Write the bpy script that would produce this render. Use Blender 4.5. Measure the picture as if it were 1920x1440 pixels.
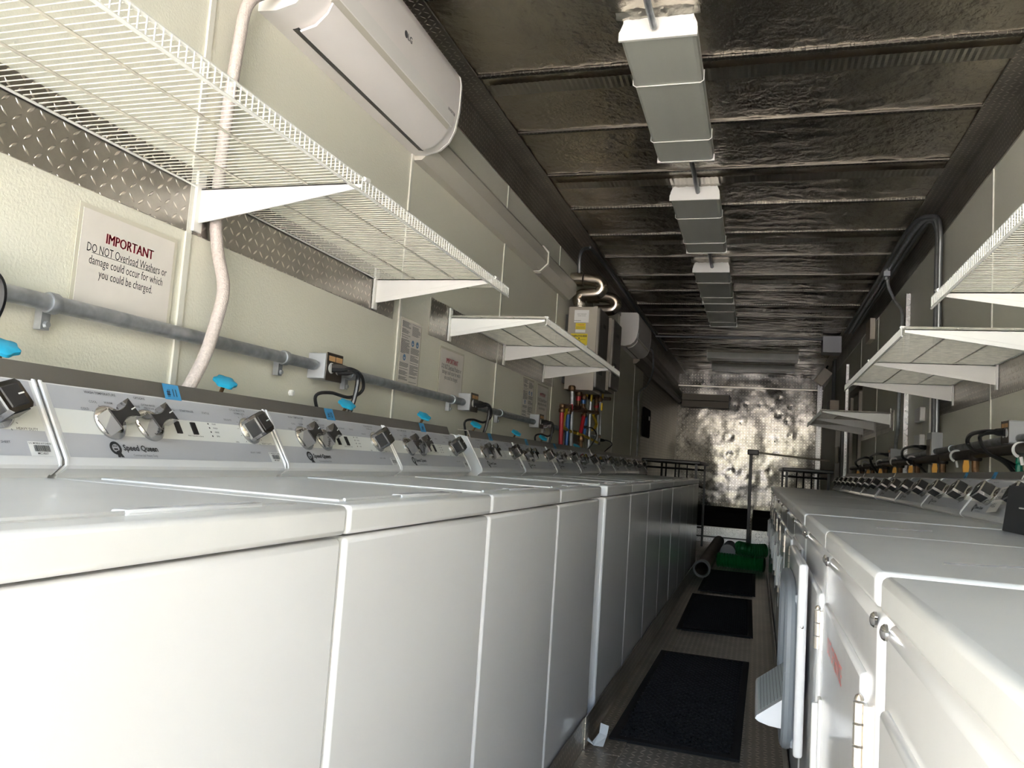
import bpy, bmesh, math, random
from mathutils import Vector, Matrix, noise
C = bpy.context; D = bpy.data; COL = C.scene.collection
for o in list(D.objects): D.objects.remove(o)
sc = C.scene
random.seed(7)
PI = math.pi

# ---------------------------------------------------------------- camera
cd = D.cameras.new('camera'); cam = D.objects.new('camera', cd); COL.objects.link(cam); sc.camera = cam
cr = Vector((0.95379695, 0.29260224, 0.06822987)); cu = Vector((-0.03785226, -0.10825727, 0.99340202)); cf = Vector((-0.29805804, 0.95008647, 0.09217979))
cam.matrix_world = Matrix(((cr.x, cu.x, -cf.x, 0), (cr.y, cu.y, -cf.y, 0), (cr.z, cu.z, -cf.z, 1.03398), (0, 0, 0, 1)))
cd.sensor_width = 36; cd.lens = 1491.15 / 1920 * 36; cd.clip_start = .02

# ---------------------------------------------------------------- light
w = D.worlds.new('sky'); sc.world = w; w.use_nodes = True
nt = w.node_tree; bg = nt.nodes['Background']
sky = nt.nodes.new('ShaderNodeTexSky'); sky.sky_type = 'NISHITA'; sky.sun_disc = False
sky.sun_elevation = math.radians(48); sky.sun_rotation = math.radians(118); sky.air_density = 1.2; sky.dust_density = 2.0
tint = nt.nodes.new('ShaderNodeVectorMath'); tint.operation = 'MULTIPLY'; tint.inputs[1].default_value = (1.0, 1.0, 1.0)
nt.links.new(sky.outputs[0], tint.inputs[0]); nt.links.new(tint.outputs[0], bg.inputs[0]); bg.inputs[1].default_value = .30
sl = D.lights.new('sun', 'SUN'); sun = D.objects.new('sun', sl); COL.objects.link(sun)
sl.energy = 20; sl.angle = .009; sl.color = (1, .97, .94)
sun.rotation_euler = Vector((-.62, .35, -.80)).to_track_quat('-Z', 'Y').to_euler()
sc.view_settings.view_transform = 'Standard'; sc.view_settings.look = 'None'; sc.view_settings.gamma = 1
sc.view_settings.use_curve_mapping = False; sc.view_settings.exposure = 2.82
sc.cycles.max_bounces = 12; sc.cycles.diffuse_bounces = 9; sc.cycles.glossy_bounces = 5
sc.cycles.use_denoising = True; sc.cycles.sample_clamp_indirect = 6; sc.cycles.caustics_reflective = False; sc.cycles.caustics_refractive = False

# ---------------------------------------------------------------- materials
def mat(name, col, rough=.5, metal=0., bump=None, var=None, coat=0., alpha=None, trans=0., spec=None):
    """bump=(scale,strength,distance,detail)  var=(scale,amount[,stretch])"""
    m = D.materials.new(name); m.use_nodes = True; t = m.node_tree; b = t.nodes['Principled BSDF']
    b.inputs['Base Color'].default_value = (*col, 1); b.inputs['Roughness'].default_value = rough; b.inputs['Metallic'].default_value = metal
    b.inputs['Coat Weight'].default_value = coat; b.inputs['Transmission Weight'].default_value = trans
    if spec is not None: b.inputs['Specular IOR Level'].default_value = spec
    if bump or var:
        tc = t.nodes.new('ShaderNodeTexCoord')
    if var:
        n = t.nodes.new('ShaderNodeTexNoise'); n.inputs['Scale'].default_value = var[0]; n.inputs['Detail'].default_value = 5
        src = tc.outputs['Object']
        if len(var) > 2:
            mp = t.nodes.new('ShaderNodeMapping'); mp.inputs['Scale'].default_value = var[2]; t.links.new(src, mp.inputs[0]); src = mp.outputs[0]
        t.links.new(src, n.inputs['Vector'])
        r = t.nodes.new('ShaderNodeMapRange'); r.inputs[1].default_value = .3; r.inputs[2].default_value = .7
        r.inputs[3].default_value = 1 - var[1]; r.inputs[4].default_value = 1 + var[1]; t.links.new(n.outputs[0], r.inputs[0])
        mx = t.nodes.new('ShaderNodeVectorMath'); mx.operation = 'SCALE'; mx.inputs[0].default_value = col; t.links.new(r.outputs[0], mx.inputs['Scale'])
        t.links.new(mx.outputs[0], b.inputs['Base Color'])
    if bump:
        n = t.nodes.new('ShaderNodeTexNoise'); n.inputs['Scale'].default_value = bump[0]; n.inputs['Detail'].default_value = bump[3] if len(bump) > 3 else 2
        t.links.new(tc.outputs['Object'], n.inputs['Vector'])
        bn = t.nodes.new('ShaderNodeBump'); bn.inputs['Strength'].default_value = bump[1]; bn.inputs['Distance'].default_value = bump[2]
        t.links.new(n.outputs[0], bn.inputs['Height']); t.links.new(bn.outputs[0], b.inputs['Normal'])
    return m

def diamond(name, col, rough, plane, cell=.03, height=.0016, metal=1., big=None, var=.25, con=(.88, .75)):
    """checker plate: raised lozenges that alternate in direction, laid in the given object plane ('yz','xy','xz')"""
    m = D.materials.new(name); m.use_nodes = True; t = m.node_tree; b = t.nodes['Principled BSDF']; L = t.links
    b.inputs['Roughness'].default_value = rough; b.inputs['Metallic'].default_value = metal
    tc = t.nodes.new('ShaderNodeTexCoord'); sp = t.nodes.new('ShaderNodeSeparateXYZ'); L.new(tc.outputs['Object'], sp.inputs[0])
    def M(op, a, bb=None, c=None):
        n = t.nodes.new('ShaderNodeMath'); n.operation = op
        for i, v in enumerate((a, bb, c)):
            if v is None: continue
            if isinstance(v, (int, float)): n.inputs[i].default_value = v
            else: L.new(v, n.inputs[i])
        return n.outputs[0]
    U = sp.outputs['XYZ'.index(plane[0].upper())]; V = sp.outputs['XYZ'.index(plane[1].upper())]
    u = M('DIVIDE', U, cell); v = M('DIVIDE', V, cell)
    iu = M('FLOOR', u); iv = M('FLOOR', v); fu = M('SUBTRACT', M('FRACT', u), .5); fv = M('SUBTRACT', M('FRACT', v), .5)
    par = M('MODULO', M('ABSOLUTE', M('ADD', iu, iv)), 2.)          # 0 / 1
    sg = M('SUBTRACT', M('MULTIPLY', par, 2.), 1.)
    a = M('MULTIPLY', M('ADD', fu, M('MULTIPLY', sg, fv)), .7071); c = M('MULTIPLY', M('SUBTRACT', fu, M('MULTIPLY', sg, fv)), .7071)
    d = M('ADD', M('POWER', M('ABSOLUTE', M('DIVIDE', a, .44)), 1.6), M('POWER', M('ABSOLUTE', M('DIVIDE', c, .12)), 1.6))
    h = M('MAXIMUM', M('SUBTRACT', 1., d), 0.)
    h = M('MINIMUM', M('MULTIPLY', h, 1.6), 1.)
    n = t.nodes.new('ShaderNodeTexNoise'); n.inputs['Scale'].default_value = 3; n.inputs['Detail'].default_value = 8; n.inputs['Roughness'].default_value = .7; L.new(tc.outputs['Object'], n.inputs[0])
    bn = t.nodes.new('ShaderNodeBump'); bn.inputs['Strength'].default_value = 1; bn.inputs['Distance'].default_value = height
    L.new(h, bn.inputs['Height'])
    if big:
        n2 = t.nodes.new('ShaderNodeTexNoise'); n2.inputs['Scale'].default_value = big[0]; n2.inputs['Detail'].default_value = 3; L.new(tc.outputs['Object'], n2.inputs[0])
        b2 = t.nodes.new('ShaderNodeBump'); b2.inputs['Strength'].default_value = 1; b2.inputs['Distance'].default_value = big[1]
        L.new(n2.outputs[0], b2.inputs['Height']); L.new(b2.outputs[0], bn.inputs['Normal'])
    L.new(bn.outputs[0], b.inputs['Normal'])
    r = t.nodes.new('ShaderNodeMapRange'); r.inputs[1].default_value = .3; r.inputs[2].default_value = .7; r.inputs[3].default_value = 1 - var; r.inputs[4].default_value = 1 + var
    L.new(n.outputs[0], r.inputs[0]); mx = t.nodes.new('ShaderNodeVectorMath'); mx.operation = 'SCALE'; mx.inputs[0].default_value = col
    hv = M('MULTIPLY', r.outputs[0], M('ADD', con[0], M('MULTIPLY', h, con[1])))
    L.new(hv, mx.inputs['Scale']); L.new(mx.outputs[0], b.inputs['Base Color'])
    r2 = t.nodes.new('ShaderNodeMapRange'); r2.inputs[3].default_value = rough * .75; r2.inputs[4].default_value = min(1, rough * 1.35); L.new(n.outputs[0], r2.inputs[0]); L.new(r2.outputs[0], b.inputs['Roughness'])
    return m

M = {}
M['enamel'] = mat('white_enamel', (.79, .785, .785), .12, bump=(14, .05, .004, 1), coat=.0)
M['enamel_top'] = mat('white_enamel_worn', (.72, .715, .70), .30, bump=(300, .15, .0006, 2), var=(3.5, .07), coat=.2)
M['frp'] = mat('frp_panel', (.74, .725, .62), .5, bump=(170, .5, .002, 2), var=(1.2, .04))
M['frp_strip'] = mat('frp_joint_strip', (.68, .67, .60), .45)
M['plate_yz'] = diamond('checker_plate_wall', (.50, .47, .42), .33, 'yz', .027, .0028)
M['plate_xy'] = diamond('checker_plate_flat', (.42, .39, .345), .38, 'xy', .027, .0028)
M['plate_rib'] = diamond('checker_plate_rib', (.16, .15, .13), .4, 'xy', .022, .002, con=(.7, 1.6))
M['plate_floor'] = diamond('checker_plate_floor', (.42, .40, .37), .45, 'xy', .028, .003, metal=.9, var=.35)
M['plate_back'] = diamond('checker_plate_back', (.27, .26, .245), .17, 'xz', .05, .006, big=(1.1, .045), var=.2, con=(.6, 2.6))  # con paints the lozenge highlights and dark gaps into the base colour
M['plate_rear'] = diamond('checker_plate_rear', (.45, .42, .37), .42, 'yz', .04, .003, big=(3., .012))
M['plate_riser'] = diamond('checker_plate_riser', (.55, .55, .56), .35, 'xz', .04, .003)
M['foil'] = mat('foil_insulation', (.60, .55, .465), .27, 1., bump=(30, .8, .008, 8), var=(2.5, .15))
M['foil_tape'] = mat('foil_tape', (.50, .47, .41), .3, 1., bump=(90, .5, .003, 3))
M['steel'] = mat('stainless_strip', (.33, .315, .295), .45, .85, var=(6, .12, (1, .3, 1)))
M['wire'] = mat('white_coated_wire', (.80, .79, .74), .35)
M['wire_dirty'] = mat('yellowed_coated_wire', (.62, .59, .50), .5, var=(30, .18))
M['bracket'] = mat('white_bracket', (.80, .79, .74), .4)
M['ac'] = mat('ac_plastic', (.82, .78, .755), .35, var=(3, .03))
M['ac_end'] = mat('ac_plastic_end', (.80, .78, .75), .35)
M['beige'] = mat('duct_cover_plastic', (.56, .53, .455), .42)
M['beige_dark'] = mat('duct_cover_brown', (.30, .265, .21), .5)
M['fasc_grey'] = mat('fascia_grey', (.50, .50, .525), .4, .0)
M['fasc_white'] = mat('fascia_white', (.82, .82, .78), .38, .0)
M['chrome'] = mat('chrome', (.55, .54, .53), .07, 1.)
M['knob_dark'] = mat('knob_dark_face', (.035, .033, .032), .25)
M['black'] = mat('black_plastic', (.012, .012, .013), .4)
M['black_print'] = mat('black_print', (.02, .02, .022), .5)
M['grey_print'] = mat('grey_print', (.10, .10, .105), .5)
M['red_print'] = mat('red_print', (.55, .03, .07), .5)
M['red_label'] = mat('red_stencil', (.60, .16, .14), .6)
M['blue_tape'] = mat('blue_tape', (.07, .33, .62), .6, bump=(120, .3, .001))
M['marker'] = mat('marker_ink', (.01, .012, .03), .5)
M['deck'] = mat('black_deck', (.012, .011, .010), .85, spec=.15)
M['sticker'] = mat('white_sticker', (.78, .78, .77), .5)
M['paper'] = mat('laminated_paper', (.72, .68, .63), .35, var=(8, .05))
M['laminate'] = mat('laminate_border', (.62, .59, .49), .22)
M['blue_print'] = mat('blue_print', (.10, .22, .42), .5)
M['galv'] = mat('galvanised_conduit', (.40, .42, .44), .42, .75, var=(28, .25))
M['galv_dark'] = mat('dull_conduit', (.20, .21, .22), .4, .8)
M['box_grey'] = mat('box_grey_paint', (.40, .41, .43), .45)
M['box_face'] = mat('box_cover', (.10, .085, .07), .35, .6)
M['tan_label'] = mat('tan_label', (.60, .36, .17), .6)
M['outlet'] = mat('outlet_white', (.75, .74, .72), .4)
M['cord'] = mat('black_cord', (.012, .012, .013), .35)
M['tie'] = mat('zip_tie', (.42, .42, .45), .5)
M['hose'] = mat('reinforced_hose', (.56, .49, .45), .35, bump=(220, .8, .002, 1), var=(160, .12))
M['valve_blue'] = mat('valve_handle_blue', (.02, .38, .60), .4)
M['brass'] = mat('old_brass', (.17, .10, .055), .45, .8, var=(60, .35))
M['red_pex'] = mat('red_pipe', (.46, .02, .035), .35)
M['blue_pex'] = mat('blue_pipe', (.03, .12, .35), .35)
M['yellow'] = mat('yellow_tube', (.62, .44, .03), .45)
M['amber'] = mat('amber_handle', (.75, .36, .03), .4)
M['green'] = mat('green_valve', (.0, .13, .08), .4)
M['hose_green'] = mat('green_suction_hose', (.01, .20, .05), .4)
M['pipe_black'] = mat('black_iron_pipe', (.035, .027, .023), .45, .4, var=(30, .3))
M['pvc'] = mat('old_pvc', (.17, .12, .085), .55, var=(5, .2))
M['pvc_white'] = mat('pvc_white', (.42, .41, .40), .5)
M['heater'] = mat('heater_grey', (.40, .365, .31), .4, .1)
M['heater_front'] = mat('heater_front_dark', (.15, .14, .125), .35, .3)
M['yellow_label'] = mat('yellow_label', (.78, .62, .02), .5)
M['flex'] = mat('flexible_aluminium', (.52, .47, .40), .24, 1.)
M['flex_crimp'] = mat('crumpled_aluminium', (.55, .52, .46), .22, 1., bump=(120, 1, .006, 3))
M['rubber'] = mat('black_rubber', (.010, .010, .011), .8, spec=.2)
M['lens'] = mat('acrylic_lens', (.46, .47, .41), .38, var=(2.2, .07, (3, .15, 1)))
M['lens_b'] = mat('lamp_white_metal', (.80, .79, .73), .3)
M['table_dark'] = mat('dark_table', (.03, .032, .038), .4)
M['black_metal'] = mat('black_metal', (.012, .012, .014), .4, .4)
M['white_tube'] = mat('white_tube', (.62, .56, .46), .4)
M['gasket'] = mat('grey_gasket', (.20, .22, .24), .45)
M['mesh_filter'] = mat('lint_screen', (.50, .55, .55), .5)
M['hinge'] = mat('hinge_steel', (.62, .58, .52), .28, 1.)
M['wood_pale'] = mat('pale_board', (.42, .38, .33), .6, var=(20, .1))
M['ground'] = mat('outdoor_concrete', (.52, .485, .465), .85, var=(1.5, .12))
M['grime'] = mat('debris', (.22, .21, .21), .8)
M['foam'] = mat('patch_pale', (.80, .74, .66), .7)

# ---------------------------------------------------------------- mesh helpers
class MB:
    def __init__(s): s.v = []; s.f = []; s.mi = []; s.mats = []; s.cur = 0; s.flat = set()
    def m(s, name):
        if name not in s.mats: s.mats.append(name)
        s.cur = s.mats.index(name); return s
    def add(s, vs, fs):
        b = len(s.v); s.v += [tuple(v) for v in vs]; s.f += [tuple(i + b for i in f) for f in fs]; s.mi += [s.cur] * len(fs); return s
    def box(s, x0, x1, y0, y1, z0, z1):
        if x0 > x1: x0, x1 = x1, x0
        if y0 > y1: y0, y1 = y1, y0
        if z0 > z1: z0, z1 = z1, z0
        v = [(x, y, z) for x in (x0, x1) for y in (y0, y1) for z in (z0, z1)]
        return s.add(v, [(0, 1, 3, 2), (4, 6, 7, 5), (0, 4, 5, 1), (2, 3, 7, 6), (0, 2, 6, 4), (1, 5, 7, 3)])
    def rbox(s, x0, x1, y0, y1, z0, z1, r=.01, seg=2):
        bm = bmesh.new(); bmesh.ops.create_cube(bm, size=1)
        for v in bm.verts: v.co = Vector(((x0 + x1) / 2 + v.co.x * (x1 - x0), (y0 + y1) / 2 + v.co.y * (y1 - y0), (z0 + z1) / 2 + v.co.z * (z1 - z0)))
        bmesh.ops.bevel(bm, geom=list(bm.edges), offset=r, segments=seg, affect='EDGES', profile=.5)
        bm.verts.index_update(); bm.normal_update(); k0 = len(s.f); s.flat.update(k0 + i for i, f in enumerate(bm.faces) if max(abs(c) for c in f.normal) > .9999); s.add([v.co[:] for v in bm.verts], [[v.index for v in f.verts] for f in bm.faces]); bm.free(); return s
    def tube(s, pts, r, n=8, cap=True, rfn=None):
        P = [Vector(p) for p in pts]; k = len(P); vs = []; fs = []
        T = [(P[min(i + 1, k - 1)] - P[max(i - 1, 0)]).normalized() for i in range(k)]
        up = Vector((0, 0, 1)) if abs(T[0].z) < .9 else Vector((1, 0, 0))
        a = T[0].cross(up).normalized()
        for i in range(k):
            a = (a - T[i] * a.dot(T[i]))
            a = a.normalized() if a.length > 1e-6 else T[i].orthogonal().normalized()
            b = T[i].cross(a); rr = rfn(i) if rfn else r
            for j in range(n):
                t = 2 * PI * j / n; vs.append(P[i] + a * (rr * math.cos(t)) + b * (rr * math.sin(t)))
        for i in range(k - 1):
            for j in range(n): fs.append((i * n + j, i * n + (j + 1) % n, (i + 1) * n + (j + 1) % n, (i + 1) * n + j))
        if cap: fs.append(tuple(range(n))[::-1]); fs.append(tuple((k - 1) * n + j for j in range(n)))
        return s.add(vs, fs)
    def prism(s, prof, axis, a, b):
        """closed profile in the two other axes, extruded along axis from a to b"""
        n = len(prof); vs = []
        for t in (a, b):
            for p in prof:
                vs.append({'x': (t, p[0], p[1]), 'y': (p[0], t, p[1]), 'z': (p[0], p[1], t)}[axis])
        fs = [(i, (i + 1) % n, n + (i + 1) % n, n + i) for i in range(n)] + [tuple(range(n))[::-1], tuple(range(n, 2 * n))]
        return s.add(vs, fs)
    def lathe(s, c, axis, prof, n=20):
        c = Vector(c); ax = Vector(axis).normalized(); a = ax.orthogonal().normalized(); b = ax.cross(a); vs = []; fs = []
        for (r, h) in prof:
            for j in range(n):
                t = 2 * PI * j / n; vs.append(c + ax * h + a * (r * math.cos(t)) + b * (r * math.sin(t)))
        for i in range(len(prof) - 1):
            for j in range(n): fs.append((i * n + j, i * n + (j + 1) % n, (i + 1) * n + (j + 1) % n, (i + 1) * n + j))
        fs.append(tuple(range(n))[::-1]); fs.append(tuple((len(prof) - 1) * n + j for j in range(n)))
        return s.add(vs, fs)
    def xf(s, mtx, start=0):
        for i in range(start, len(s.v)): s.v[i] = tuple(mtx @ Vector(s.v[i]))
        return s
    def build(s, name, parent=None, smooth=35, loc=None, label=None):
        me = D.meshes.new(name); me.from_pydata(s.v, [], s.f)
        for mn in s.mats: me.materials.append(M[mn])
        me.polygons.foreach_set('material_index', s.mi)
        bm = bmesh.new(); bm.from_mesh(me); bmesh.ops.recalc_face_normals(bm, faces=bm.faces); bm.to_mesh(me); bm.free()
        if smooth:
            me.shade_smooth(); me.set_sharp_from_angle(angle=math.radians(smooth))
            for i in s.flat: me.polygons[i].use_smooth = False
        me.update(); o = D.objects.new(name, me); COL.objects.link(o)
        if parent: o.parent = parent
        if loc is not None: o.location = loc
        if label: o['label'] = label
        return o

def tag(o, label, cat, group=None):
    o['label'] = label; o['category'] = cat
    if group: o['group'] = group
    return o
def thing(name, loc, label, cat, group=None, rz=0):
    o = D.objects.new(name, None); COL.objects.link(o); o.empty_display_size = .05; o.location = loc; o.rotation_euler = (0, 0, rz); return tag(o, label, cat, group)
def struct(o): o['kind'] = 'structure'; return o
def copy_tree(o, parent=None):
    c = o.copy(); COL.objects.link(c)
    if parent: c.parent = parent
    for ch in list(o.children): copy_tree(ch, c)
    return c
def arc(c, r, a0, a1, n, plane='xz'):
    out = []
    for i in range(n + 1):
        t = math.radians(a0 + (a1 - a0) * i / n); u = r * math.cos(t); v = r * math.sin(t)
        out.append({'xz': (c[0] + u, c[1], c[2] + v), 'yz': (c[0], c[1] + u, c[2] + v), 'xy': (c[0] + u, c[1] + v, c[2])}[plane])
    return out
def spline(pts, n=8):
    P = [Vector(p) for p in pts]; P = [P[0] * 2 - P[1]] + P + [P[-1] * 2 - P[-2]]; out = []
    for i in range(1, len(P) - 2):
        for k in range(n):
            t = k / n; a, b, c, d = P[i - 1], P[i], P[i + 1], P[i + 2]
            out.append(.5 * ((2 * b) + (c - a) * t + (2 * a - 5 * b + 4 * c - d) * t * t + (3 * b - a - 3 * c + d) * t ** 3))
    out.append(P[-2]); return out

_tc = {}
def text_geo(s, size, align='CENTER', bold=0.):
    key = (s, size, align, bold)
    if key not in _tc:
        cu_ = D.curves.new('t', 'FONT'); cu_.body = s; cu_.size = size; cu_.align_x = align; cu_.align_y = 'CENTER'; cu_.offset = bold * size; cu_.resolution_u = 2; cu_.fill_mode = 'BOTH'
        o = D.objects.new('t', cu_); COL.objects.link(o); C.view_layer.update()
        me = D.meshes.new_from_object(o.evaluated_get(C.evaluated_depsgraph_get()))
        _tc[key] = ([v.co.copy() for v in me.vertices], [tuple(p.vertices) for p in me.polygons])
        D.objects.remove(o); D.curves.remove(cu_); D.meshes.remove(me)
    return _tc[key]
def put_text(mb, s, size, frame, u, v, align='CENTER', bold=0., sx=1., rot=0.):
    """frame = (origin, udir, vdir); text lies in that plane"""
    vs, fs = text_geo(s, size, align, bold); O, U, V = frame; out = []
    c_, s_ = math.cos(rot), math.sin(rot)
    for p in vs:
        x, y = p.x * sx, p.y; x, y = x * c_ - y * s_, x * s_ + y * c_
        out.append(O + U * (u + x) + V * (v + y))
    mb.add(out, fs)
def put_rect(mb, frame, u0, u1, v0, v1):
    O, U, V = frame; mb.add([O + U * a + V * b for a, b in ((u0, v0), (u1, v0), (u1, v1), (u0, v1))], [(0, 1, 2, 3)])
def put_disc(mb, frame, u, v, ru, rv, n=16, ri=0):
    O, U, V = frame
    ring = lambda k: [O + U * (u + ru * k * math.cos(2 * PI * i / n)) + V * (v + rv * k * math.sin(2 * PI * i / n)) for i in range(n)]
    if ri: mb.add(ring(1) + ring(ri), [(i, (i + 1) % n, n + (i + 1) % n, n + i) for i in range(n)])
    else: mb.add(ring(1), [tuple(range(n))])

# ================================================================= ROOM
XL, XR, YB, Y0, ZC, ZF = -1.355, .99, 14.0, -2.0, 2.71, .025
def slab(name, m_, *b):
    return struct(MB().m(m_).box(*b).build(name, smooth=0))
slab('floor', 'plate_floor', XL - .08, XR + .08, Y0, YB, ZF - .06, ZF)
slab('wall_left', 'frp', XL - .05, XL, Y0, 9.6, ZF - .06, ZC + .05)
slab('wall_left_rear', 'plate_rear', XL - .05, XL, 9.6, YB, ZF - .06, ZC + .05)
slab('wall_right', 'frp', XR, XR + .05, Y0, YB, ZF - .06, ZC + .05)
# dented rear wall of checker plate
def backwall():
    mb = MB().m('plate_back'); nx, nz = 90, 100; x0, x1 = XL - .05, XR + .05; z0, z1 = ZF, ZC + .05
    dents = [(-.44, 1.62, .05), (-.45, 1.36, .05), (-.40, 2.17, .06), (.30, 2.3, .05), (.31, 2.05, .05), (.26, 1.60, .055), (.29, 1.38, .05), (-.22, 2.2, .03), (.0, 2.2, .03), (.5, 2.2, .04), (-.3, 1.88, .03), (.44, 1.95, .04), (.5, 1.72, .03), (-.42, 1.08, .05), (.2, 1.1, .05), (-.1, .95, .05)]
    vs = []
    for j in range(nz + 1):
        z = z0 + (z1 - z0) * j / nz
        for i in range(nx + 1):
            x = x0 + (x1 - x0) * i / nx
            d = .022 * noise.noise(Vector((x * 1.1, z * .8, 3.1))) + .004 * noise.noise(Vector((x * 3, z * 2.2, 9)))
            for a, b, r in dents:
                q = ((x - a) ** 2 + (z - b) ** 2) / (r * r)
                if q < 9: d += (.006 + .008 * noise.noise(Vector((x * 24, z * 24, 4)))) * math.exp(-q) - .003 * math.exp(-q / 5)
            vs.append((x, YB - .03 + d, z))
    fs = [(j * (nx + 1) + i, j * (nx + 1) + i + 1, (j + 1) * (nx + 1) + i + 1, (j + 1) * (nx + 1) + i) for j in range(nz) for i in range(nx)]
    mb.add(vs, fs); o = struct(mb.build('wall_back', smooth=180)); 
    sb = MB().m('galv')
    for a, b, r in dents[:13]: sb.lathe((a, YB - .03, b), (0, -1, 0), [(.012, -.02), (.012, .012), (.004, .018)], 8)
    sb.build('screws', o)
    MB().m('foil_tape').box(XL, XR, YB - .065, YB - .05, 2.47, 2.49).build('seam_trim', o)
    return o
backwall()
# foil ceiling, sagging and creased between the ribs
RIBS = [3.14 + .611 * k for k in range(-11, 18)]
def ceiling():
    mb = MB().m('foil'); dx = .018; nx = int((XR - XL + .1) / dx); ny = 900; x0 = XL - .05; y0, y1 = Y0, YB; vs = []
    for j in range(ny + 1):
        y = y0 + (y1 - y0) * j / ny
        t = ((y - RIBS[0]) / .611) % 1.; pin = min(t, 1 - t) * 2                    # 0 on a rib, 1 midway
        for i in range(nx + 1):
            x = x0 + (XR - XL + .1) * i / nx; q = max(0., (y - 4.5) / 6)
            e = min(1, min(x - XL, XR - x) / .25); e = max(0, e)
            sag = .007 * math.sin(PI * t) * e * (1 + .7 * noise.noise(Vector((x * 1.5, y * .9, 1)))) 
            a = noise.noise(Vector((x * 2.2 + .8 * noise.noise(Vector((x, y * 2, 5))), y * 9, 2)))
            wr = .004 * (1 - 2 * abs(a)) * (.6 + 1.5 * min(q, 1)) * e
            a2 = noise.noise(Vector((x * 3 + y * 1.5, y * 22 + 5 * x, 12)))
            wr += .0022 * (1 - 2 * abs(a2)) * (.5 + noise.noise(Vector((x * 2, y * 2, 30))))
            b = noise.noise(Vector(((x + y * .35) * 7, (y - x * .5) * 6, 7)))
            wr += .0035 * (1 - 2 * abs(b)) + .0022 * noise.noise(Vector((x * 22, y * 17, 4)))
            vs.append((x, y, ZC - .012 - sag - wr * min(1, pin * 14 + .25)))
    n = nx + 1
    fs = [(j * n + i, j * n + i + 1, (j + 1) * n + i + 1, (j + 1) * n + i) for j in range(ny) for i in range(nx)]
    mb.add(vs, fs); o = struct(mb.build('ceiling', smooth=180))
    return o
ceiling()
slab('roof', 'steel', XL - .08, XR + .08, Y0, YB + .05, ZC + .05, ZC + .09)
tn = [0]
def trim(m_, *b):
    tn[0] += 1; return slab('trim_%d' % tn[0], m_, *b)
for k, y in enumerate(RIBS):
    if 1.5 < y < 12.5:
        trim('plate_rib', XL + .12, XR - .1, y - .010, y + .016, ZC - .024, ZC - .016)
# crimped foil tape runs after every second rib
for y in [3.30 + 1.25 * k for k in range(-1, 5)]:
    mb = MB().m('foil_tape'); nx = 170; vs = []
    for i in range(nx + 1):
        x = XL + .14 + (XR - XL - .26) * i / nx; z = ZC - .030 - (.0022 if i % 2 else 0) - .002 * noise.noise(Vector((x * 5, y, 0)))
        vs += [(x, y - .10, z), (x, y, z - .003)]
    mb.add(vs, [(2 * i, 2 * i + 1, 2 * i + 3, 2 * i + 2) for i in range(nx)]); tn[0] += 1; struct(mb.build('trim_%d' % tn[0], smooth=0))
for s, xw in ((1, XL), (-1, XR)):
    trim('plate_yz', xw, xw + s * .006, Y0, YB - .05, 2.507, ZC)              # vertical leg of the corner angle
    trim('plate_xy', xw, xw + s * .12, Y0, YB - .05, ZC - .030, ZC - .022)    # flat leg under the foil
for y in (-2.08, -.86, .36, 1.58, 2.79, 4.01, 5.22, 6.44, 7.66, 8.88):
    trim('frp_strip', XL, XL + .006, y - .009, y + .009, 1.0, 2.507)
for y in (-2.08, -.86, .36, 1.58, 2.81, 4.03, 7.66, 8.88):
    trim('frp_strip', XR - .006, XR, y - .009, y + .009, 1.0, 2.507)
# checker plate backing bands behind the shelves
trim('plate_yz', XL, XL + .004, -.2, 2.73, 1.53, 1.69)
trim('plate_yz', XL, XL + .004, 3.08, 5.25, 1.53, 1.69)
trim('plate_yz', XR - .004, XR, .4, 2.55, 1.44, 1.60)
trim('plate_yz', XR - .004, XR, 3.0, 5.1, 1.44, 1.60)
trim('plate_yz', XR - .004, XR, 6.7, 8.75, 1.44, 1.60)
trim('plate_riser', XR - .028, XR, 6.10, 6.14, ZF, 2.38)                     # bright upright angles on the right wall
trim('plate_riser', XR - .03, XR, 10.05, 10.12, ZF, 2.40)
trim('plate_riser', XR - .09, XR - .02, YB - .12, YB - .06, ZF, 2.60)
trim('wood_pale', XR - .03, XR, 9.50, 9.62, ZF, 2.0); trim('wood_pale', XR - .03, XR, 8.72, 8.84, ZF, 2.0); trim('wood_pale', XR - .03, XR, 8.72, 9.62, 1.95, 2.02)
trim('black', XR - .02, XR, 5.10, 5.16, 1.0, 2.5)
# kick plates in front of both rows
def kick(x, s, y0, y1, zt):
    trim('plate_yz', x, x + s * .004, y0, y1, ZF, zt); trim('plate_xy', x, x + s * .13, y0, y1, ZF, ZF + .004)
kick(-.552, 1, -.3, 2.87, .138); kick(-.548, 1, 2.88, 8.40, .138); kick(.128, -1, -.3, 2.2, .13); kick(.13, -1, 2.21, 8.2, .13)
# raised platform at the far end
o = struct(MB().m('plate_riser').box(XL, -.10, 12.0, YB - .06, ZF, .25).box(-.04, XR, 11.6, YB - .06, ZF, .27).build('floor_platform', smooth=0))
MB().m('deck').box(XL, -.10, 11.93, YB - .06, .25, .46).box(-.04, XR, 11.55, YB - .06, .27, .45).build('platform_deck', o)
MB().m('black').box(XL, -.1, 11.97, 11.995, .09, .11).build('platform_slot', o)
# ground outside behind the camera
struct(MB().m('ground').box(-40, 40, -60, Y0 - .3, -1.0, -.95).build('floor_outside', smooth=0))
slab('floor_threshold', 'steel', XL - .08, XR + .08, Y0 - .06, Y0, ZF - .1, ZF)

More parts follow.
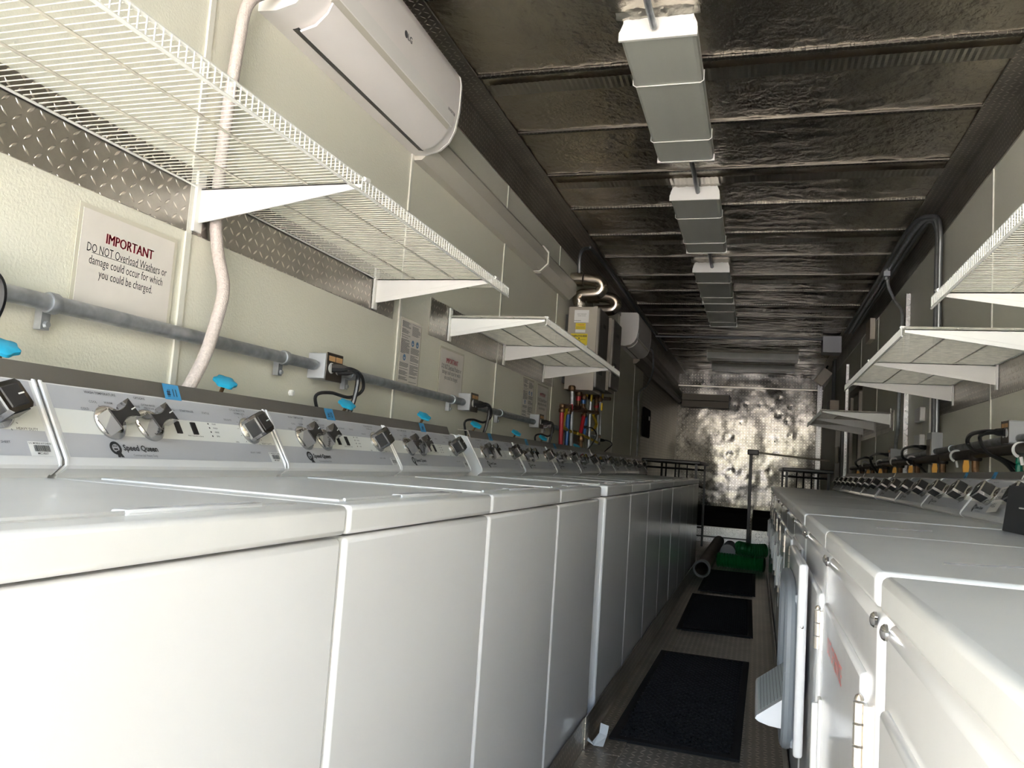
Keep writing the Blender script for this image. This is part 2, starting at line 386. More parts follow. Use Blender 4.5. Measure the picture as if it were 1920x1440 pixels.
# ================================================================= LAUNDRY MACHINES
# machine frame: x = 0 at the front face and -x to the rear, y = 0..W along the front from the left hand as seen from the aisle
PK = Vector((-.5237, 0, .980)); PU = Vector((-.518451, 0, .855107)); PN = Vector((.855107, 0, .518451)); PY = Vector((0, 1, 0))
def fr(off): return (PK + PN * off, PY, PU)
def logo(mb, f, u, v, k=1.):
    put_disc(mb, f, u, v, .0135 * k, .0135 * k, 20, .60); put_rect(mb, f, u - .001 * k, u + .0055 * k, v - .0185 * k, v - .006 * k)
    O, U, V = f; mb.add([O + U * (u + a * k) + V * (v + b * k) for a, b in ((.001, -.006), (.006, -.004), (.014, -.0185), (.007, -.0185))], [(0, 1, 2, 3)])
    for i in (-1, 0, 1): put_disc(mb, f, u + i * .0035 * k, v + .004 * k, .0014 * k, .0014 * k, 6)
    put_rect(mb, f, u - .0045 * k, u + .0045 * k, v - .004 * k, v - .0005 * k)
    put_text(mb, 'Speed Queen', .0165 * k, f, u + .018 * k, v + .001 * k, 'LEFT', .03, .97)
def sticker(parent, u, v, w_, h_, code):
    s = MB().m('sticker'); put_rect(s, fr(.0012), u, u + w_, v, v + h_); so = s.build('barcode_sticker', parent, 0)
    p = MB().m('black_print'); f = fr(.0018); x = u + w_ * .2; random.seed(3)
    while x < u + w_ * .85:
        b = random.choice((.0004, .0008, .0012)) * w_ / .042; put_rect(p, f, x, x + b, v + h_ * .30, v + h_ * .74); x += b + random.choice((.0005, .0009)) * w_ / .042
    put_text(p, 'U.S. MOBILE KITCHENS', h_ * .17, f, u + w_ / 2, v + h_ * .86, sx=.92, bold=.01); put_text(p, code, h_ * .2, f, u + w_ / 2, v + h_ * .16, sx=1.1, bold=.01)
    p.build('barcode_print', so, 0)
def knob(parent, u, v, rot, kind='bar', k=1.):
    """chrome skirt plus a raised grip with dark end faces, standing off the sloping panel"""
    O = PK + PY * u + PU * v; A = PY * math.cos(rot) + PU * math.sin(rot); B = PN.cross(A) 
    mb = MB().m('chrome'); mb.lathe(O, PN, [(.031 * k, 0), (.031 * k, .004), (.028 * k, .008), (.0235 * k, .012), (.022 * k, .013)], 28)
    mt = Matrix.Identity(4)
    for i, a in enumerate((A, B, PN)): mt[0][i], mt[1][i], mt[2][i] = a
    mt[0][3], mt[1][3], mt[2][3] = O
    s0 = len(mb.v)
    if kind == 'bar':                        # waisted wing grip
        n = 9; L_ = .030 * k; prof = []
        for i in range(n):
            t = -1 + 2 * i / (n - 1); prof.append((t * L_, (.0085 + .0105 * t * t) * k))
        prof += [(a, -b) for a, b in prof[::-1]]
        mb.prism(prof, 'z', .010 * k, .034 * k)
        mb.m('knob_dark'); s1 = len(mb.v)
        mb.prism([(a * .93, b * .84) for a, b in prof], 'z', .0335 * k, .0355 * k)
        mb.m('fasc_white').box(.017 * k, .028 * k, -.0012, .0012, .0355 * k, .0362 * k)
    else:                                    # squared grip with dark cheeks
        q = .0235 * k; c = .006 * k
        mb.prism([(-q, -q + c), (-q + c, -q), (q - c, -q), (q, -q + c), (q, q - c), (q - c, q), (-q + c, q), (-q, q - c)], 'z', .006 * k, .042 * k)
        d_ = .0172 * k; mb.m('knob_dark').rbox(-d_, d_, -d_, d_, .040 * k, .0435 * k, .002, 1)
        for sg in (-1, 1):
            mb.rbox(*sorted((sg * q * .9, sg * (q + .0014))), -d_, d_, .013 * k, .038 * k, .0009, 1); mb.rbox(-d_, d_, *sorted((sg * q * .9, sg * (q + .0014))), .013 * k, .038 * k, .0009, 1)
        mb.m('fasc_white').box(.006 * k, .0165 * k, -.0012, .0012, .0435 * k, .0442 * k)
    mb.xf(mt, s0); return mb.build('knob', parent)
def console(root, W, dryer):
    prof = [(-.545, .948), (-.540, .955), (-.524, .966), (-.5215, .972), (-.5235, .979), (-.601, 1.107), (-.612, 1.113), (-.66, 1.113), (-.67, 1.10), (-.67, .93), (-.545, .93)]
    cp = MB().m('enamel').prism(prof, 'y', .006, W - .006).build('control_panel', root, 30)
    for y in (.0035, W - .0035): MB().m('enamel').tube([(-.541, y, .957), (-.5225, y, .973), (-.524, y, .981), (-.601, y, 1.108), (-.64, y, 1.113)], .0035, 6).build('end_bead', cp)
    f0 = fr(.0006); g = MB().m('fasc_grey'); put_rect(g, f0, .014, W - .014, .006, .146)
    fo = g.build('fascia', root, 0); b = MB().m('fasc_white'); put_rect(b, fr(.0009), .014, W - .014, .052, .099); b.build('fascia_band', fo, 0)
    p = MB().m('black_print'); f = fr(.0014); logo(p, f, .119, .026); p.m('grey_print'); put_text(p, 'Commercial Heavy Duty', .0065, f, .187, .0125, sx=.95)
    p.build('logo', fo, 0)
    t = MB().m('grey_print'); s = .0066
    if not dryer:
        words = [('WASH TEMPERATURE', .128, .1385, 1.15), ('COLD', .080, .103, 1), ('COOL', .104, .119, 1), ('WARM', .140, .120, 1), ('OPTIONS', .225, .1385, 1.1), ('EXTRA RINSE', .200, .119, .95), ('EXTRA RINSE', .243, .1245, .95), ('PRE SOAK', .243, .1175, .95),
                 ('DEEP FILL', .302, .121, 1.05), ('SPIN', .302, .114, .9), ('START/PAUSE', .352, .121, 1.05), ('STATUS', .412, .121, 1.05), ('SOAK', .426, .095, .8), ('WASH', .426, .085, .8), ('RINSE', .427, .075, .8), ('SPIN', .426, .065, .8), ('Hold 3 seconds to cancel', .352, .0625, .7),
                 ('CYCLE SELECTOR', .532, .1385, 1.1), ('NORMAL ECO', .535, .130, .9), ('DELICATE', .482, .110, .9), ('PERM PRESS', .602, .108, 1), ('HEAVY DUTY', .598, .054, 1), ('SPIN', .487, .054, .8), ('BULKY / SHEET', .540, .029, .9)]
        for q in range(-3, 9):
            a = math.radians(q * 26 + 20); c0, s0 = math.cos(a), math.sin(a); O, U, V = f
            put_text(t, '-', .014, f, .549 + c0 * .040, .086 + s0 * .040, rot=a)
        for q in (110, 75, 145): a = math.radians(q); put_text(t, '-', .012, f, .127 + math.cos(a) * .038, .078 + math.sin(a) * .036, rot=a); put_text(t, '-', .012, f, .226 + math.cos(a) * .038, .079 + math.sin(a) * .036, rot=a)
    else:
        words = [('FABRIC SELECTOR', .14, .1385, 1.1), ('TIME DRY', .09, .118, 1), ('NORMAL', .18, .118, 1), ('STATUS', .33, .121, 1), ('CYCLE', .485, .1385, 1.1), ('PERM PRESS', .44, .118, 1), ('DELICATE', .53, .118, 1), ('HIGH', .56, .050, .9), ('LOW', .60, .036, .9), ('NO HEAT', .565, .036, .9), ('MEDIUM', .60, .050, .9)]
    for s_, u, v, k in words: put_text(t, s_, s * k, f, u, v, bold=.008)
    t.build('legend', fo, 0)
    if not dryer:
        d = MB().m('black')
        for i in range(4): put_disc(d, f, .407, .095 - .010 * i, .0022, .0022, 8)
        d.build('status_lights', fo, 0)
        for u in (.306, .355):
            MB().m('black').add([PK + PY * a + PU * b + PN * c for c in (.0006, .003) for a, b in ((u - .0075, .066), (u + .0075, .066), (u + .0075, .094), (u - .0075, .094))], [(4, 5, 6, 7), (0, 1, 5, 4), (1, 2, 6, 5), (2, 3, 7, 6), (3, 0, 4, 7)]).build('button', fo, 0)
        knob(root, .127, .078, .45, 'bar', 1.12); knob(root, .226, .079, .45, 'bar', 1.12); knob(root, .549, .086, .35, 'sq', 1.1)
    else:
        knob(root, .225, .078, .5, 'sq', 1.25); knob(root, .57, .078, .5, 'sq', 1.25)
    return fo
def make_washer(W=.645):
    r = thing('washing_machine', (0, 0, 0), 'x', 'washing machine')
    c = MB().m('enamel'); c.rbox(-.66, 0, .002, W - .002, .045, .904, .009, 3); c.build('cabinet', r)
    t = MB().m('enamel_top').rbox(-.67, .004, .001, W - .001, .908, .950, .007, 3); t.build('top_panel', r)
    l = MB().m('enamel_top'); l.rbox(-.50, -.045, .055, W - .055, .944, .9530, .0025, 2)
    l.tube([(-.045, .07, .952), (-.045, W - .20, .952), (-.055, W - .185, .952)], .003, 6); lo = l.build('lid', r)
    MB().m('enamel').rbox(-.062, -.040, W * .42, W * .78, .948, .9555, .003, 2).build('lid_lip', lo)
    for y in (.06, W - .06):
        MB().m('rubber').lathe((-.06, y, .026), (0, 0, 1), [(.02, 0), (.02, .012), (.012, .022)], 10).build('foot', r)
    fo = console(r, W, False); sticker(fo, .590, .006, .044, .026, 'MC1837')
    return r
def make_dryer(W=.683):
    r = thing('clothes_dryer', (0, 0, 0), 'x', 'clothes dryer')
    MB().m('enamel').rbox(-.66, 0, .002, W - .002, .045, .906, .016, 4).build('cabinet', r)
    MB().m('enamel_top').rbox(-.67, .005, .0015, W - .0015, .912, .953, .009, 3).build('top_panel', r)
    for y in (.022, W - .022):
        MB().m('chrome').lathe((0, y, .896), (1, 0, 0), [(.009, 0), (.009, .003), (.0065, .006), (.002, .0075)], 14).build('bolt', r)
    for y in (.06, W - .06):
        MB().m('rubber').lathe((-.06, y, .044), (0, 0, 1), [(.02, 0), (.02, .012), (.012, .022)], 10).build('foot', r)
    console(r, W, True)
    for ch in r.children:
        if ch.name.split('.')[0] in ('control_panel', 'fascia', 'knob'): ch.scale.z = .89; ch.location.z = .95 * .11 - .003; ch.location.x = -.012
    return r
def dryer_door(r, W=.683, label=None):
    """closed door: hinges on the side of the larger y (nearer the trailer's mouth), pull on the other"""
    d = MB().m('enamel'); d.rbox(-.012, .008, .035, W - .085, .36, .822, .007, 3); do = d.build('door', r)
    g = MB().m('outlet'); g.rbox(.006, .024, .040, .052, .49, .64, .004, 2).rbox(.006, .014, .036, .066, .48, .65, .003, 2); g.build('door_pull', do)
    for z in (.712, .44):
        h = MB().m('hinge')
        for k in range(3): h.lathe((.009, W - .083, z + .026 * k), (0, 0, 1), [(.0065, 0), (.0065, .023)], 10)
        h.lathe((.009, W - .083, z + .078), (0, 0, 1), [(.006, 0), (.004, .005), (.001, .007)], 10); h.box(.0, .005, W - .082, W - .066, z, z + .075)
        h.build('hinge', do)
    return do
LZ = 0.0
washer = make_washer()
group1 = [.384 + .651 * k for k in range(4)]; group2 = [3.117 + .651 * k for k in range(4)]; group3 = [5.748 + .651 * k for k in range(4)]
wl = ['white top-loading washing machine nearest in the left row, cut off by the frame',
      'white top-loading washing machine under the #11 blue tape', 'white top-loading washing machine under the #10 blue tape',
      'white top-loading washing machine under the #9 blue tape, before the first gap',
      'white top-loading washing machine with its side showing in the first gap',
      'white top-loading washing machine, second after the first gap in the left row', 'white top-loading washing machine, third after the first gap in the left row',
      'white top-loading washing machine standing just before the second gap in the left row',
      'white top-loading washing machine just after the second gap in the left row', 'white top-loading washing machine, third from the far end of the left row',
      'white top-loading washing machine, second from the far end of the left row', 'white top-loading washing machine at the far end of the left row']
for i, y in enumerate(group1 + group2 + group3):
    o = washer if i == 0 else copy_tree(washer)
    o.location = (-.56, y + .003, 0); o['label'] = wl[i]; o['group'] = 'washing machines in the left row'
dryer = make_dryer()
dr = [.995 - .035 - .683, .995, 1.680, 2.409, 3.094, 3.779, 4.464, 5.20, 5.885, 6.570, 7.255, 7.94]
dr = [y for y in dr if y < 7.6] 
dl = ['white front-loading dryer nearest the camera at the lower right', 'white front-loading dryer with a red stencilled warning on its door',
      'white front-loading dryer partly hidden behind the open dryer door', 'white front-loading dryer with its door open and a handwritten note on its panel',
      'white front-loading dryer next beyond the one with the open door', 'white front-loading dryer, second beyond the open door', 'white front-loading dryer, third beyond the open door',
      'white front-loading dryer after the far gap in the right row', 'white front-loading dryer, third from the far end of the right row', 'white front-loading dryer, second from the far end of the right row', 'white front-loading dryer at the far end of the right row']
dryers = []
for i in range(len(dr)): dryers.append(dryer if i == 0 else copy_tree(dryer))
doorproto = None
for i, (o, y) in enumerate(zip(dryers, dr)):
    o.location = (.137, y + .683, -.018); o.rotation_euler = (0, 0, PI); o['label'] = dl[i]; o['group'] = 'clothes dryers in the right row'
    if i == 3: continue
    if doorproto is None: doorproto = dryer_door(o)
    else:
        c = copy_tree(doorproto, o)
# the open door of the fourth dryer, folded back over its neighbour
o = dryers[3]; W = .683
d = MB().m('enamel'); hy = W - .085
d.rbox(.018, .038, hy + .024, hy + .555, .435, .858, .007, 3)
od = d.build('open_door', o)
g = MB().m('gasket'); ring = []
yc, zc = hy + .30, .612
pts = [(.050, yc + .225 * (1 if math.cos(a) > 0 else -1) * abs(math.cos(a)) ** .45, zc + .185 * (1 if math.sin(a) > 0 else -1) * abs(math.sin(a)) ** .45) for a in [2 * PI * k / 48 for k in range(49)]]
g.tube(pts, .014, 10, cap=False); g.build('door_seal', od)
MB().m('gasket').box(.038, .042, yc - .21, yc + .21, zc - .17, zc + .17).build('inner_panel', od)
ch = MB().m('enamel')
ch.prism([(.030, .566), (.117, .498), (.120, .491), (.112, .485), (.09, .479), (.030, .474)], 'y', yc - .155, yc + .195); co = ch.build('lint_chute', od, 20)
ms = MB().m('mesh_filter'); O_ = Vector((.034, yc - .145, .5640)); Vd = Vector((.080, 0, -.0625)); 
ms.add([O_, O_ + Vector((0, .32, 0)), O_ + Vector((0, .32, 0)) + Vd, O_ + Vd], [(0, 1, 2, 3)])
ms.m('grey_print')
for k in range(1, 11):
    t = k / 11; a = O_ + Vd * t + Vector((.0004, 0, .0008)); ms.add([a, a + Vector((0, .32, 0)), a + Vector((0, .32, 0)) + Vd * .012, a + Vd * .012], [(0, 1, 2, 3)])
for k in range(1, 24):
    a = O_ + Vector((.0004, .32 * k / 24, .0008)); ms.add([a, a + Vector((0, .0016, 0)), a + Vector((0, .0016, 0)) + Vd, a + Vd], [(0, 1, 2, 3)])
ms.build('lint_screen', co, 0)
MB().m('chrome').lathe((.028, hy + .555, .72), (0, 1, 0), [(.004, 0), (.004, .001), (.002, .002)], 10).build('screw', od)
MB().m('outlet').rbox(-.004, .006, .05, W - .10, .39, .845, .004, 2).build('door_frame', o)
MB().m('black').rbox(.006, .0075, .12, W - .17, .44, .80, .0005, 1).build('drum_opening', o)
h = MB().m('hinge')
for z in (.77, .50):
    for k in range(3): h.lathe((.012, hy + .012, z + .026 * k), (0, 0, 1), [(.0065, 0), (.0065, .023)], 10)
h.build('hinge', o)
# paper note on that dryer and the red stencil on its neighbour
n = MB().m('paper'); f = fr(.004); put_rect(n, f, 0, 0, 0, 0); n = MB().m('paper'); O, U, V = fr(.004)
n.add([O + U * a + V * b + PN * c for a, b, c in ((.365, .004, .0), (.475, .010, .004), (.455, .098, .006), (.350, .095, .001))], [(0, 1, 2, 3)])
no = n.build('taped_note', dryers[3], 0); t = MB().m('marker'); ff = fr(.0095)
for k, wv in enumerate(('NOT', 'DRYING', 'WELL')): put_text(t, wv, .02, ff, .41, .08 - .026 * k, rot=.1, bold=.01)
t.build('handwriting', no, 0)
s = MB().m('red_label'); F2 = (Vector((.0086, 0, 0)), Vector((0, 1, 0)), Vector((0, 0, 1)))
put_text(s, 'OUT OF SERVICE', .040, F2, .27, .765, bold=.01, sx=.80); s.build('red_stencil', dryers[1], 0)

for k, segs in ((1, [(-.10, .50, -.22, .44), (-.22, .58, -.42, .50)]), (2, [(-.12, .42, -.24, .37), (-.38, .52, -.50, .47)]), (0, [(-.12, .10, -.22, .07), (-.20, .16, -.52, .05)])):
    m_ = MB().m('grime')
    for xa, ya, xb, yb in segs: m_.tube([(xa, ya, .9531), ((xa + xb) / 2, (ya + yb) / 2 + .004, .9533), (xb, yb, .9531)], .0012, 4)
    m_.build('scuff_marks', dryers[k])
# steel cover strips along the panel tops, with numbered blue tape
def strip(y0, y1, x, z0, s, label, dy=0):
    a = Vector((x, 0, z0)); dx = -.017 * s; m_ = MB().m('steel')
    m_.prism([(x, z0), (x + dx, z0 + .038), (x + dx - .004 * s, z0 + .038), (x - .004 * s, z0 - .001)], 'y', y0, y1)
    m_.prism([(x + dx, z0 + .038), (x - s * .065, z0 + .040), (x - s * .065, z0 + .037), (x + dx, z0 + .035)], 'y', y0, y1)
    return tag(m_.build('cover_strip', None, 0), label, 'metal strip', 'steel cover strips along the machine panels')
strip(-.1, 2.93, -1.158, 1.100, 1, 'long brushed steel strip over the panels of the nearest left-hand washers')
strip(3.17, 5.70, -1.158, 1.100, 1, 'brushed steel strip over the middle washers of the left row')
strip(5.75, 8.33, -1.156, 1.095, 1, 'brushed steel strip over the farthest washers of the left row')
strip(2.79, 5.15, .763, 1.061, -1, 'brushed steel strip over the near dryer panels, its near corner bent off')
strip(5.19, 6.55, .763, 1.061, -1, 'brushed steel strip over the dryer panels just beyond the joint on the right')
strip(6.60, 7.90, .763, 1.061, -1, 'brushed steel strip over the farthest dryer panels on the right')
strip(-.1, 2.70, .763, 1.061, -1, 'brushed steel strip over the nearest dryer panels beside the camera')
tapes = [(1.365, '# 11', 'blue tape marked #11 on the left steel strip'), (2.008, '#10', 'blue tape marked #10 on the left steel strip'), (2.668, '#9', 'blue tape marked #9 on the left steel strip'),
         (3.44, '#8', 'blue tape marked #8, first on the middle steel strip of the left row'), (4.04, '#7', 'blue tape marked #7 on the middle steel strip of the left row'), (4.66, '#6', 'blue tape marked #6 on the middle steel strip of the left row')]
for y, s_, lb in tapes:
    U = Vector((0, 1, 0)); V = Vector((-.017, 0, .038)).normalized(); N = Vector((.038, 0, .017)).normalized(); O = Vector((-1.158, y, 1.100)) + N * .0012
    m_ = MB().m('blue_tape'); k = random.uniform(-.002, .002)
    m_.add([O + U * a + V * b for a, b in ((-.024, -.002), (.024, -.002 + k), (.024, .040 + k), (-.024, .040))], [(0, 1, 2, 3)])
    m_.add([O + U * a + V * .040 - Vector((b, 0, 0)) for a, b in ((-.024, 0), (.024, 0), (.024, .012), (-.024, .012))], [(0, 1, 2, 3)])
    to = tag(m_.build('tape_label', None, 0), lb, 'tape label', 'numbered blue tape on the left steel strips'); t = MB().m('marker'); put_text(t, s_, .024, (O + N * .0008, U, V), 0, .020, bold=.01, sx=.72); t.build('handwriting', to, 0)
for y, s_, lb in [(3.47, '#3', 'blue tape on the bent end of the right steel strip'), (3.86, '#4', 'blue tape farther along the near right steel strip')]:
    U = Vector((0, -1, 0)); V = Vector((.017, 0, .038)).normalized(); N = Vector((-.038, 0, .017)).normalized(); O = Vector((.763, y - .38, 1.061)) + N * .0012
    m_ = MB().m('blue_tape').add([O + U * a + V * b for a, b in ((-.022, -.001), (.022, -.001), (.022, .040), (-.022, .040))], [(0, 1, 2, 3)])
    to = tag(m_.build('tape_label', None, 0), lb, 'tape label', 'numbered blue tape on the right steel strip'); t = MB().m('marker'); put_text(t, s_, .024, (O + N * .0008, U, V), 0, .020, bold=.01, sx=.72); t.build('handwriting', to, 0)
# black card box standing on the dryer beside the camera
o = thing('payment_box', (.606, 2.33, .9355), 'black box standing on the dryer top at the right edge beside the note', 'box')
MB().m('table_dark').prism([(-.005, 0), (.010, .115), (.055, .115), (.055, 0)], 'y', -.30, 0).build('case', o); MB().m('outlet').box(-.001, .008, -.20, -.12, .06, .063).build('slot', o)

# ================================================================= WIRE SHELVES
def wire_shelf(name_label, x_wall, x_front, y0, y1, z, s, brs, group, dirty=True):
    """s = +1 when the shelf reaches towards +x.  parts: deck, lip, rails, brackets"""
    r = thing('wire_shelf', (x_wall, y0, z), name_label, 'shelf', group)
    L = y1 - y0; X = abs(x_front - x_wall); n = int(L / .0173); wr = .0013
    dk = MB().m('wire_dirty' if dirty else 'wire'); lp = MB().m('wire')
    for i in range(n + 1):
        y = i * L / n
        dk.tube([(s * .004, y, 0), (s * (X - .002), y, 0)], wr, 5, cap=False)
        lp.tube([(s * (X - .012), y, .0015), (s * (X - .002), y, .001), (s * X, y, -.004), (s * X, y, -.034)], .0015, 5)
    for f_ in (.33, .66): dk.tube([(s * X * f_, -.004, -.004), (s * X * f_, L + .004, -.004)], .0028, 6)
    dk.m('wire').tube([(s * .004, -.006, -.004), (s * .004, L + .006, -.004)], .0030, 8)
    for (a, b, q) in ((X - .003, -.001, .0036), (X - .001, -.034, .0036)):
        lp.tube([(s * a, -.006, b), (s * a, L + .006, b)], q, 8)
    dk.build('wire_deck', r)
    lp.build('wire_lip', r)
    for yb in brs:
        y = yb - y0; b = MB().m('bracket')
        b.prism([(s * .006, -.006), (s * (X - .012), -.006), (s * (X - .012), -.018), (s * .05, -.086), (s * .006, -.092)], 'y', y - .002, y + .002)
        b.prism([(s * .03, -.016), (s * (X - .10), -.016), (s * .03, -.074)], 'y', y - .0035, y - .0018)
        b.box(s * .006, s * (X - .012), y - .002, y + .014, -.009, -.006)
        bo = b.build('bracket', r, 25)
        MB().m('bracket').box(0, s * .008, y - .016, y + .012, -.115, .035).build('wall_plate', bo)
        MB().m('wire').tube([(s * X, y - .012, -.002), (s * X, y + .012, .002)], .0055, 8).build('clip', bo)
    return r
wire_shelf('long white wire shelf on the left wall nearest the camera', XL + .006, -.888, .40, 2.71, 1.650, 1, (.60, 1.60, 2.562), 'wire shelves on the left wall')
wire_shelf('shorter white wire shelf farther along the left wall, before the water heaters', XL + .006, -.892, 3.285, 5.20, 1.650, 1, (3.30, 4.11, 4.96), 'wire shelves on the left wall')
wire_shelf('white wire shelf nearest the camera on the right wall, cut off by the frame', XR - .006, .462, .55, 2.51, 1.580, -1, (.9, 2.43), 'wire shelves on the right wall')
wire_shelf('middle white wire shelf on the right wall', XR - .006, .466, 3.035, 4.94, 1.585, -1, (3.05, 3.91, 4.73), 'wire shelves on the right wall')
wire_shelf('farthest white wire shelf on the right wall', XR - .006, .470, 6.76, 8.62, 1.585, -1, (6.82, 7.69, 8.52), 'wire shelves on the right wall')

# ================================================================= AIR CONDITIONERS
def aircon(y0, y1, z0, zt, label, detail=True, dark=False):
    r = thing('air_conditioner', (XL, y0, z0), label, 'air conditioner', 'wall air conditioners')
    H = zt - z0; L = y1 - y0
    prof = [(0, 0), (.055, -.004), (.115, .010), (.150, .040), (.172, .085), (.185, .17), (.186, .27), (.178, H - .012), (.16, H), (0, H)]
    b = MB().m('ac'); b.prism(prof, 'y', .012, L - .012); b.build('housing', r, 50)
    for ya, yb in ((0, .012), (L - .012, L)): MB().m('ac_end').prism([(a + (.002 if 0 < a else 0), c) for a, c in prof], 'y', ya, yb).build('end_cap', r, 50)
    # louvre flap and front panel line
    fl = MB().m('ac'); fl.prism([(.070, -.006), (.117, .007), (.152, .038), (.166, .066), (.171, .063), (.157, .033), (.122, .000), (.073, -.012)], 'y', .10, L - .075)
    fl.build('louvre', r, 50)
    sl_ = MB().m('black'); sl_.prism([(.050, -.0055), (.069, -.0095), (.069, .004), (.050, .002)], 'y', .095, L - .06); sl_.build('air_gap', r, 0)
    MB().m('beige').prism([(.165, .066), (.1765, .0835), (.173, .087), (.160, .070)], 'y', .095, L - .07).build('upper_gap', r, 0)
    MB().m('ac_end').prism([(.1735, .0835), (.1775, .087), (.1835, .135), (.1805, .135)], 'y', .05, L - .05).build('front_ridge', r, 0)
    if detail:
        p = MB().m('grey_print'); f = (Vector((.1872, 0, 0)), Vector((0, 1, 0)), Vector((0, 0, 1)))
        put_disc(p, f, L * .505, .205, .0125, .0125, 20); put_text(p, 'LG', .030, f, L * .505 + .031, .204, bold=.02)
        put_text(p, 'INVERTER', .016, f, L - .085, .13, bold=.02); p.build('logo', r, 0)
    return r
aircon(1.76, 2.80, 2.205, 2.525, 'white wall-mounted split air conditioner high on the left above the long shelf')
a2 = aircon(7.76, 8.72, 2.215, 2.545, 'white wall-mounted split air conditioner farther back, beyond the water heaters', False)
# line-set covers
def cover(y0, y1, x1, z0, z1, label, mt='beige', grp='plastic duct covers'):
    o = thing('duct_cover', (XL, y0, z0), label, 'duct cover', grp); L = y1 - y0; H = z1 - z0
    MB().m(mt).prism([(0, 0), (x1 * .45, 0), (x1, H * .30), (x1, H * .72), (x1 * .6, H), (0, H)], 'y', 0, L).build('cover', o, 20)
    return o
o = cover(2.80, 4.62, .085, 2.185, 2.335, 'beige plastic duct cover running from the near air conditioner along the left wall')
c = MB().m('frp_strip').prism([(0, -.006), (.042, -.006), (.092, .04), (.092, .115), (.055, .156), (0, .156)], 'y', 1.80, 1.825).build('joint_collar', o, 20)
cover(4.625, 5.42, .085, 2.175, 2.325, 'short beige duct cover just before the water heater vents')
for k in range(2):
    o = cover(8.74, 13.86, .07, 2.185 + .115 * k - .02, 2.29 + .115 * k - .02, ['lower', 'upper'][k] + ' brown duct cover running to the rear corner on the left wall', 'beige_dark', 'brown duct covers at the rear left')
    o = thing('duct_cover', (XL + .02, YB - .14, 2.165 + .115 * k), ['lower', 'upper'][k] + ' brown duct cover across the rear wall corner', 'duct cover', 'brown duct covers on the rear wall')
    MB().m('beige_dark').box(.07, .84, -.10, 0, -.06, .045).build('cover', o); MB().m('black').box(.84, .855, -.10, 0, -.06, .045).build('end_cap', o)
# copper line / thin conduit dropping from AC2
def pipe(name, pts, r, m_, label, cat, group=None, n=8, sm=True, rfn=None):
    return tag(MB().m(m_).tube(spline(pts) if sm else pts, r, n, rfn=rfn).build(name), label, cat, group)
pipe('drain_line', [(XL + .12, 8.80, 2.30), (XL + .10, 9.3, 2.42), (XL + .09, 9.68, 2.42), (XL + .09, 9.74, 2.20), (XL + .06, 9.5, 2.0), (XL + .03, 9.12, 1.87), (XL + .03, 9.14, 1.6), (XL + .03, 9.2, 1.15)], .012, 'galv', 'thin grey line dropping down the left wall beyond the far washers', 'pipe')

# ================================================================= WATER HEATERS AND VENTS
def heater(y, z0, z1, label, first):
    r = thing('water_heater', (XL, y, z0), label, 'water heater', 'tankless water heaters'); H = z1 - z0
    MB().m('heater').rbox(.03, .225, 0, .34, 0, H, .006, 2).build('housing', r)
    MB().m('heater_front').rbox(.225, .262, -.004, .344, .02, H - .004, .012, 3).build('front_cover', r)
    MB().m('heater').box(.215, .240, -.007, -.001, .0, H).build('side_flange', r)
    MB().m('black').box(.2622, .2635, .05, .17, .12, .22).box(.2622, .2632, .12, .22, H - .13, H - .10).build('display', r)
    MB().m('black').box(0, .03, .05, .29, .05, H - .05).build('wall_bracket', r)
    if first:
        f = (Vector((0, -.0012, 0)), Vector((1, 0, 0)), Vector((0, 0, 1)))
        a = MB().m('sticker'); put_rect(a, f, .075, .180, H - .115, H - .025); ao = a.build('rating_sticker', r, 0)
        f2 = (Vector((0, -.0018, 0)), f[1], f[2]); p = MB().m('grey_print'); put_text(p, 'GAS TANKLESS', .010, f2, .128, H - .055); put_text(p, 'WATER HEATER', .008, f2, .128, H - .068); put_text(p, 'WARNING', .010, f2, .10, H - .103, bold=.02); p.build('sticker_print', ao, 0)
        a = MB().m('yellow_label'); put_rect(a, f, .088, .160, H - .165, H - .120); ao = a.build('warning_label', r, 0)
        p = MB().m('red_print'); put_text(p, '! WARNING', .010, f2, .124, H - .133, bold=.02); p.m('grey_print')
        for k in range(3): put_rect(p, f2, .093, .155, H - .146 - .006 * k, H - .1445 - .006 * k)
        p.build('label_print', ao, 0)
        a = MB().m('sticker'); put_rect(a, f, .088, .160, H - .187, H - .166); a.build('paper_tag', r, 0)
        a = MB().m('yellow_label'); put_rect(a, f, .058, .178, H - .36, H - .195); ao = a.build('energy_label', r, 0)
        p = MB().m('black_print'); put_text(p, 'ENERGYGUIDE', .0175, f2, .118, H - .213, bold=.03, sx=.95); put_text(p, '$ 229', .020, f2, .105, H - .252, bold=.02)
        put_disc(p, f2, .118, H - .228, .005, .005, 8)
        for z in (.238, .270, .278, .286, .300, .308): put_rect(p, f2, .072, .165, H - z - .0008, H - z + .0008)
        put_rect(p, f2, .15, .172, H - .345, H - .325); p.build('label_print', ao, 0)
    return r
heater(5.45, 1.54, 2.135, 'grey tankless water heater with a yellow energy label on its side', True)
heater(6.02, 1.60, 2.16, 'grey tankless water heater behind the labelled one', False)
